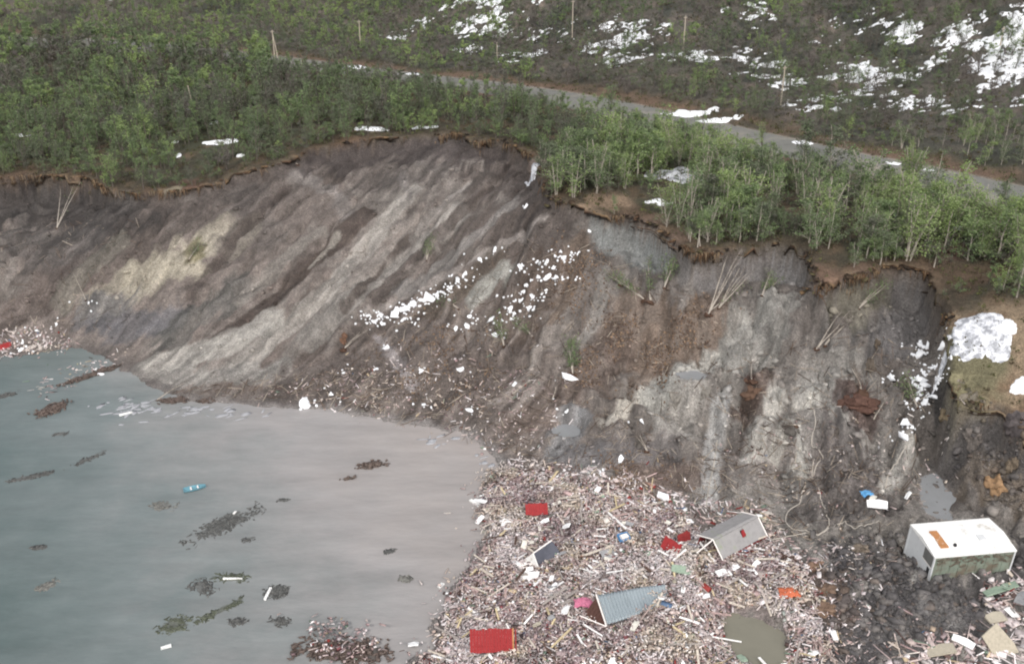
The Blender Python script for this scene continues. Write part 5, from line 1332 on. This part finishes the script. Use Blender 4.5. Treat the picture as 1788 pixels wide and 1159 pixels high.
# ------------------------------------------------------------------ uprooted birches on the slide
M['root'] = mat_flat('root_plate_soil', lin(84, 66, 56), .95, .35, 3, .1)
def fallen(a, b, a2, b2, lab, stems=3, leaf=0, h=6.0, up=.5, seed=0, root=.9):
    """root end at pixel a,b ; tips towards a2,b2"""
    x, y, z = hit1(a, b); x2, y2, z2 = hit1(a2, b2)
    L_ = math.dist((x, y, z), (x2, y2, z2))
    e = empty('fallen_birch', Matrix.Translation((x, y, z)), lab, 'tree', 'uprooted birches on the slide')
    r = random.Random(seed); d = Vector((x2 - x, y2 - y, z2 - z + up * .5)).normalized(); side = d.cross(Vector((0, 0, 1))).normalized(); upv = side.cross(d)
    tips = []
    for s_ in range(stems):
        m_ = MB(); fan = (s_ - (stems - 1) / 2) * .1 + r.uniform(-.07, .07)
        dd = (d + side * fan + upv * r.uniform(-.03, .12)).normalized(); LL = L_ * r.uniform(.8, 1.08)
        pts = [dd * LL * t + upv * (.12 * math.sin(t * 2.6)) + side * (r.uniform(-.12, .12) * t) + Vector((0, 0, .15)) for t in (0, .25, .5, .75, 1)]
        m_.tube(pts, [.085, .07, .055, .035, .012], 5)
        m_.build('trunk', M['bark'], e)
        for k in range(26):
            t = r.uniform(.2, 1.0); p = dd * LL * t + upv * .2; q = p + (dd * .7 + side * r.uniform(-1, 1) + upv * r.uniform(-.4, 1)).normalized() * r.uniform(.5, 1.3)
            tips.append((p, q))
    m_ = MB()
    for p, q in tips: m_.tube([p, p.lerp(q, .5) + Vector((0, 0, .05)), q], [.022, .014, .006], 3, cap=False)
    m_.build('branches', M['branch'], e, kind='stuff')
    if leaf:
        g = np.random.default_rng(seed); C_ = np.array([tuple(p.lerp(q, t)) for p, q in tips for t in (.4, .7, 1)])
        P = C_[g.integers(0, len(C_), leaf)] + g.normal(0, .22, (leaf, 3)); A = g.normal(0, 1, (leaf, 3)); A /= np.linalg.norm(A, axis=1, keepdims=True)
        B = np.cross(A, g.normal(0, 1, (leaf, 3))); B /= np.linalg.norm(B, axis=1, keepdims=True); sz = .24 * g.uniform(.5, 1.2, (leaf, 1))
        lv = np.stack([P - A * sz * .5, P + B * sz * .3, P + A * sz * .5, P - B * sz * .3], 1).reshape(-1, 3)
        obj('crown', mesh_np('crown', lv, np.arange(len(lv)).reshape(-1, 4), M['leaf'], tint=np.full(len(lv), .1)), e)
    if root:
        me = lump_mesh('root_plate', seed + 50, M['root'], 2, .6, .6); o = obj('root_plate', me, e); o.scale = (root * 1.3, root * 1.0, root * .8); o.rotation_euler = (r.uniform(-.3, .3), r.uniform(-.3, .3), r.uniform(0, 3))
        m_ = MB()
        for k in range(14):
            v_ = Vector((r.uniform(-1, 1), r.uniform(-1, 1), r.uniform(-.2, 1))).normalized(); m_.tube([v_ * .4 * root, v_ * root * r.uniform(.7, 1.3) + Vector((0, 0, -.1))], [.035, .01], 3, cap=False)
        m_.build('roots', M['woodin'], o, kind='stuff')
fallen(1135, 530, 1150, 462, 'uprooted leafy birch clump below the smooth grey scarp', 4, 700, seed=1)
fallen(1125, 525, 1070, 490, 'grey-green birch thrown sideways below the smooth grey scarp', 3, 420, seed=21)
fallen(1237, 550, 1288, 468, 'bare white birch stems fanning out above the brown leaf litter', 4, 0, seed=2)
fallen(1240, 545, 1300, 505, 'short bare birch leaning next to the white fanned stems', 2, 120, seed=22, root=.5)
fallen(1425, 612, 1482, 548, 'twin bare birch poles slanting over the grey run-out', 2, 0, seed=3, root=.8)
fallen(1312, 668, 1312, 635, 'small bare birch with torn brown root plate on the run-out', 1, 0, seed=4, root=1.2)
fallen(1505, 690, 1485, 640, 'bare birch rising from the reddish root mound', 3, 0, seed=5, root=1.5)
fallen(1000, 655, 995, 605, 'leafy green birch standing crooked on the slumped turf', 3, 800, seed=6)
fallen(880, 605, 868, 560, 'small leafy birch tipped over below the short snow train', 2, 300, seed=7, root=.5)
fallen(745, 455, 752, 425, 'small green bush sitting on the upper slide', 2, 260, seed=8, root=.3)
fallen(600, 612, 640, 580, 'uprooted stump with reddish roots on the western brown soil', 2, 0, seed=9, root=.9)
fallen(895, 690, 950, 655, 'long bare log across the brown shore soil', 1, 0, seed=10, root=.3)
fallen(965, 698, 975, 678, 'short yellow broken log below the leafy crooked birch', 1, 0, seed=11, root=0)
fallen(1525, 735, 1548, 705, 'pale broken log under the reddish root mound', 1, 0, seed=12, root=0)
fallen(150, 525, 130, 480, 'dead grey stem on the western mud slope', 1, 0, seed=13, root=.3)
fallen(275, 700, 330, 675, 'pale log poking into the water at the shore', 1, 0, seed=14, root=.4)
fallen(520, 290, 470, 270, 'small brown tree sliding off the crest rim', 2, 120, seed=16, root=.5)
fallen(1222, 432, 1208, 330, 'leaning birch hanging over the grey scarp', 1, 160, seed=17, root=.4)
fallen(1630, 470, 1650, 410, 'bare birch leaning at the black crack in the turf', 1, 60, seed=18, root=.4)
fallen(1160, 505, 1180, 458, 'green birch bush on the lip below the smooth grey scarp', 3, 500, seed=31, root=.4)
fallen(1085, 500, 1060, 480, 'tangle of grey branches below the smooth scarp', 4, 60, seed=32, root=.7)
fallen(1330, 520, 1355, 485, 'yellow-green birch bush under the pale scarp', 3, 420, seed=33, root=.4)
fallen(1255, 540, 1310, 480, 'thin grey brush leaning behind the white fanned stems', 4, 0, seed=34, root=.4)
fallen(1500, 540, 1540, 515, 'mossy green shrub slid below the black crack', 3, 380, seed=35, root=.3)
fallen(1440, 605, 1490, 560, 'grey brush beside the twin bare poles', 3, 0, seed=36, root=.5)
fallen(1600, 720, 1575, 670, 'dark green shrub beside the tumbled snow blocks', 3, 380, seed=37, root=.4)
fallen(930, 590, 900, 565, 'olive shrub at the lower end of the short snow train', 2, 240, seed=38, root=.3)
fallen(1130, 790, 1110, 760, 'dark broken root tangle over the brown litter', 3, 0, seed=39, root=.6)
fallen(1390, 745, 1370, 752, 'dark root scrap in the run-out middle', 3, 0, seed=40, root=.5)
fallen(100, 400, 130, 350, 'dead shrub under the dark western scarp', 3, 40, seed=41, root=.4)
fallen(330, 455, 350, 430, 'mossy shrub on the tan western soil', 2, 160, seed=42, root=.3)
fallen(800, 540, 770, 530, 'brown-green turf shrub under the long diagonal snow train', 2, 160, seed=43, root=.4)
# red-brown root mounds and turf rafts that came down whole
for k, (a, b, s_, c_, lab) in enumerate([(1500, 705, 3.4, (92, 70, 62), 'reddish-brown root mound in the grey run-out'), (1310, 690, 2.0, (100, 80, 68), 'brown turf raft above the pale run-out fingers'), (1530, 600, 1.6, (96, 86, 76), 'round clay block below the notch'), (1520, 640, 1.6, (90, 82, 74), 'clay block under the round one'),
                                 (1735, 850, 2.2, (150, 122, 94), 'tan turf block near the puddle'), (1765, 815, 1.8, (120, 108, 94), 'grey-tan block under the turf slope'), (1700, 770, 2.0, (104, 98, 94), 'dark clay block at the foot of the turf slope'), (1770, 760, 2.4, (96, 90, 90), 'split clay block right below the turf slope'), (1640, 770, 1.5, (120, 108, 90), 'pale clod heap beside the snow blocks'),
                                 (1420, 990, 1.8, (122, 100, 86), 'brown clod on the rim of the wreckage'), (1440, 1030, 2.2, (110, 92, 80), 'broad brown clod below the first rim clod'), (1445, 1065, 1.7, (118, 98, 84), 'low brown clod by the orange tarp'), (1500, 960, 1.8, (116, 106, 96), 'flat grey clod at the top of the dark clay'), (600, 595, 1.6, (104, 80, 66), 'brown turf raft on the western brown soil'),
                                 (1120, 770, 1.4, (96, 92, 88), 'grey clay block over the brown litter'), (1180, 700, 1.8, (124, 120, 114), 'grey clay block by the pale streak'), (1230, 690, 1.6, (118, 114, 108), 'clay block beside the run-out finger'), (1380, 750, 1.5, (92, 88, 84), 'dark clay block in the run-out middle'), (1460, 760, 1.4, (88, 82, 78), 'dark clod under the reddish mound')]):
    x, y, z = hit1(a, b)
    o = obj('soil_block', lump_mesh('soil_block', 700 + k, M['clod'], 3, .5, .7, lin(*c_)), label=lab, cat='soil block', group='large blocks of soil and turf')
    place(o, x, y, z - .05, random.uniform(0, 6), (s_, s_ * .75, s_ * .8), .15)

# scattered broken branches
n = 1500
reg = [[(600, 600), (900, 420), (1100, 470), (1260, 560), (1100, 830), (860, 790), (640, 715)], [(1000, 830), (1250, 760), (1500, 800), (1560, 930), (1400, 960), (1200, 880)], [(1200, 620), (1600, 600), (1620, 880), (1250, 860)], [(0, 400), (260, 380), (240, 560), (0, 570)], [(260, 690), (450, 660), (640, 640), (700, 720), (440, 698)]]
bx_, by_ = zip(*[rand_in(r_, m_) for r_, m_ in zip(reg, (1000, 420, 520, 140, 240))])
bx_, by_ = np.concatenate(bx_), np.concatenate(by_); n = len(bx_)
L_ = rng.uniform(.3, 2.0, n) ** 1.3
v1, f1 = batch(CUBE, CF, np.stack([bx_, by_, np.maximum(ground_z(bx_, by_), 0) + .06], -1), np.stack([L_, rng.uniform(.025, .07, n), rng.uniform(.02, .06, n)], -1), slope_rot(bx_, by_) @ rot_np(n, .2), .2)
bc = np.array([lin(176, 164, 150), lin(120, 104, 92), lin(84, 68, 58), lin(146, 134, 122)])[rng.integers(0, 4, n)]
obj('broken_branches', mesh_np('broken_branches', v1, f1, M['piece'], np.repeat(bc, 8, 0)), label='broken branches and roots strewn over the slide', cat='branches', kind='stuff')
# dead leaves and litter on the brown slumped turf
reg = [[(1060, 560), (1200, 520), (1290, 560), (1200, 650), (1060, 680), (980, 660)], [(980, 430), (1040, 420), (1030, 520), (960, 560)], [(660, 600), (760, 560), (900, 620), (850, 690), (700, 700)], [(1000, 820), (1130, 810), (1200, 860), (1060, 860)]]
bx_, by_ = zip(*[rand_in(r_, m_) for r_, m_ in zip(reg, (4200, 900, 1400, 900))])
bx_, by_ = np.concatenate(bx_), np.concatenate(by_)
bx_ = bx_ + rng.normal(0, 1.6, len(bx_)); by_ = by_ + rng.normal(0, 1.6, len(by_)); kk = (fbm(bx_, by_, 3, 3, 360) > .02) & (grid_val(SD, bx_, by_) < -1); bx_, by_ = bx_[kk], by_[kk]; n = len(bx_)
s_ = rng.uniform(.05, .2, n)
v1, f1 = batch(ICO, ICOF, np.stack([bx_, by_, ground_z(bx_, by_) + .03], -1), np.stack([s_, s_ * .8, s_ * .4], -1), slope_rot(bx_, by_) @ rot_np(n, .5), .4)
bc = np.array([lin(120, 102, 88), lin(102, 86, 76), lin(140, 118, 98), lin(90, 76, 68), lin(122, 112, 105)])[rng.integers(0, 5, n)]
obj('turf_litter', mesh_np('turf_litter', v1, f1, M['clod'], np.repeat(bc, 12, 0)), label='crumbled brown turf and leaf litter on the slumped ground', cat='turf litter', kind='stuff')

# ------------------------------------------------------------------ floating mats of weed and roots, drift pieces, foam
M['weed'] = mat_attr('wet_weed', .5, .4, 3.0, .03, 8.0, .4)
MATS = [(390, 915, 4.6, 1.5, .75, 'longest dark weed mat in the middle of the bay'), (285, 883, 1.5, .9, 0, 'faint brown weed mat near the turquoise boat'), (435, 940, .9, .4, .5, 'small weed scrap beside the longest mat'), (495, 873, .7, .3, .4, 'small dark scrap above the longest mat'), (352, 1025, 1.5, 1.0, -.7, 'dark weed clump beside the floating white board'),
        (405, 1008, 1.8, .7, -.1, 'green weed clump under the floating white board'), (385, 1065, 3.0, .5, .75, 'thin dark weed streak running to the green patch'), (305, 1090, 2.0, 1.2, .3, 'green weed patch at the end of the thin streak'), (415, 1085, .9, .5, 0, 'small weed clump below the thin streak'), (485, 1032, 1.5, 1.0, .2, 'weed clump around the upright white pole'), (488, 1085, 1.0, .6, 0, 'small weed clump furthest from the pole'),
        (80, 1022, 1.2, .6, .8, 'pale sunken weed patch at the western side'), (65, 955, .8, .3, 0, 'small dark weed scrap at the western side'), (55, 832, 3.4, .6, .45, 'long dark drift line at the western edge'), (155, 800, 2.2, .5, .9, 'short dark drift line beside the long one'), (8, 690, 1.8, .7, .6, 'dark weed mat at the western edge below the shore'), (105, 757, 1.0, .6, .3, 'dark weed clump below the spit'),
        (600, 1138, 4.4, 1.9, -.1, 'dark raft of roots and rubbish near the bottom of the bay'), (160, 655, 4.6, .7, .82, 'dark root raft lying along the drifting spit'), (650, 812, 2.0, .7, .25, 'round raft of turf and roots afloat near the wreckage'), (606, 836, .8, .2, .2, 'thin dark twig afloat beside the turf raft'), (710, 1010, .9, .5, 0, 'faint weed patch near the wreckage heap'), (680, 962, .6, .3, .5, 'tiny weed scrap off the wreckage heap'), (90, 715, 2.6, 1.3, .9, 'mossy green-brown raft at the tip of the spit'), (300, 700, 2.2, .8, .2, 'grey root raft at the shore beside the pale log'), (360, 700, 1.2, .5, .1, 'small grey root raft on the shore foam')]
for k, (a, b, rx, ry, yaw, lab) in enumerate(MATS):
    x, y = map(float, at(a, b, .02)); g = np.random.default_rng(800 + k)
    n = int(60 + 90 * rx * ry)
    u_ = np.clip(g.normal(0, .42, n), -1, 1) * rx; v_ = np.clip(g.normal(0, .42, n), -1, 1) * ry
    ca, sa = math.cos(yaw), math.sin(yaw)
    P = np.stack([x + u_ * ca - v_ * sa, y + u_ * sa + v_ * ca, np.full(n, -.02) + g.uniform(0, .04, n)], -1)
    kk = fbm(P[:, 0], P[:, 1], 1.0, 3, 810 + k) > -.2; P = P[kk]; n = len(P)
    sz = np.stack([g.uniform(.1, .45, n), g.uniform(.04, .14, n), g.uniform(.03, .06, n)], -1)
    if 'raft' in lab: P[:, 2] += g.uniform(0, .25, n); sz[:, 2] *= 3
    R = rot_np(n, .1)
    v1, f1 = batch(ICO, ICOF, P, sz, R, .3)
    nb3 = 48; th = np.linspace(0, 2 * PI, nb3, endpoint=False)
    rr = .62 * (1 + .75 * fbm(np.cos(th) * 2.2 + k * 7, np.sin(th) * 2.2, 1, 4, 830 + k, .7))
    bu, bv = np.cos(th) * rr * rx, np.sin(th) * rr * ry
    bp3 = np.stack([x + bu * ca - bv * sa, y + bu * sa + bv * ca, np.full(nb3, .012)], -1)
    bi = np.stack([x + bu * .5 * ca - bv * .5 * sa, y + bu * .5 * sa + bv * .5 * ca, np.full(nb3, .03)], -1)
    cc = np.array([[x, y, .035]]); o3 = len(v1); ii_ = np.arange(nb3); jj_ = (ii_ + 1) % nb3
    f3 = np.concatenate([np.stack([o3 + ii_, o3 + jj_, o3 + nb3 + jj_], -1), np.stack([o3 + ii_, o3 + nb3 + jj_, o3 + nb3 + ii_], -1), np.stack([o3 + nb3 + ii_, o3 + nb3 + jj_, np.full(nb3, o3 + 2 * nb3)], -1)])
    v1 = np.concatenate([v1, bp3, bi, cc]); f1 = np.concatenate([f1, f3])
    base = lin(92, 80, 74) if 'raft' in lab else lin(82, 86, 72) if 'green' in lab or 'moss' in lab else lin(112, 111, 106) if ('faint' in lab or 'pale' in lab) else lin(84, 84, 82)
    col = np.concatenate([np.repeat(base * g.uniform(.75, 1.3, (n, 1)), 12, 0), np.tile(base * .6 + lin(118, 120, 118) * .4, (2 * nb3 + 1, 1))])
    obj('weed_mat', mesh_np('weed_mat', v1, f1, M['weed'], col), label=lab, cat='weed mat', group='mats of weed and roots afloat in the bay')
DRIFT = [(406, 1010, 1.9, .12, .0, 'floating white board in the weed'), (468, 1036, 1.7, .22, 1.45, 'white pole floating upright in the picture among weed'), (290, 1129, .9, .3, .4, 'small white box floating near the green weed patch'), (830, 878, 1.6, .4, -.8, 'white plank drifting off the wreckage edge'), (770, 1022, .7, .3, 1.0, 'white scrap drifting by the heap shoulder'), (410, 895, .5, .2, 1.3, 'white scrap on the longest weed mat'), (220, 722, 1.6, .3, .5, 'pale driftwood in the shore foam')]
for a, b, L_, w_, yaw, lab in DRIFT:
    x, y = map(float, at(a, b, .05))
    m_ = MB().box((0, 0, .06), (L_, w_, .16), col=lin(236, 236, 234), jit=.04)
    m_.box((L_ * .2, 0, .15), (L_ * .3, w_ * .7, .05), col=lin(226, 226, 226), jit=.02)
    o = m_.build('driftwood', M['piece'], label=lab, cat='driftwood', group='white pieces drifting on the bay'); o.location = (x, y, 0); o.rotation_euler = (0, 0, yaw)
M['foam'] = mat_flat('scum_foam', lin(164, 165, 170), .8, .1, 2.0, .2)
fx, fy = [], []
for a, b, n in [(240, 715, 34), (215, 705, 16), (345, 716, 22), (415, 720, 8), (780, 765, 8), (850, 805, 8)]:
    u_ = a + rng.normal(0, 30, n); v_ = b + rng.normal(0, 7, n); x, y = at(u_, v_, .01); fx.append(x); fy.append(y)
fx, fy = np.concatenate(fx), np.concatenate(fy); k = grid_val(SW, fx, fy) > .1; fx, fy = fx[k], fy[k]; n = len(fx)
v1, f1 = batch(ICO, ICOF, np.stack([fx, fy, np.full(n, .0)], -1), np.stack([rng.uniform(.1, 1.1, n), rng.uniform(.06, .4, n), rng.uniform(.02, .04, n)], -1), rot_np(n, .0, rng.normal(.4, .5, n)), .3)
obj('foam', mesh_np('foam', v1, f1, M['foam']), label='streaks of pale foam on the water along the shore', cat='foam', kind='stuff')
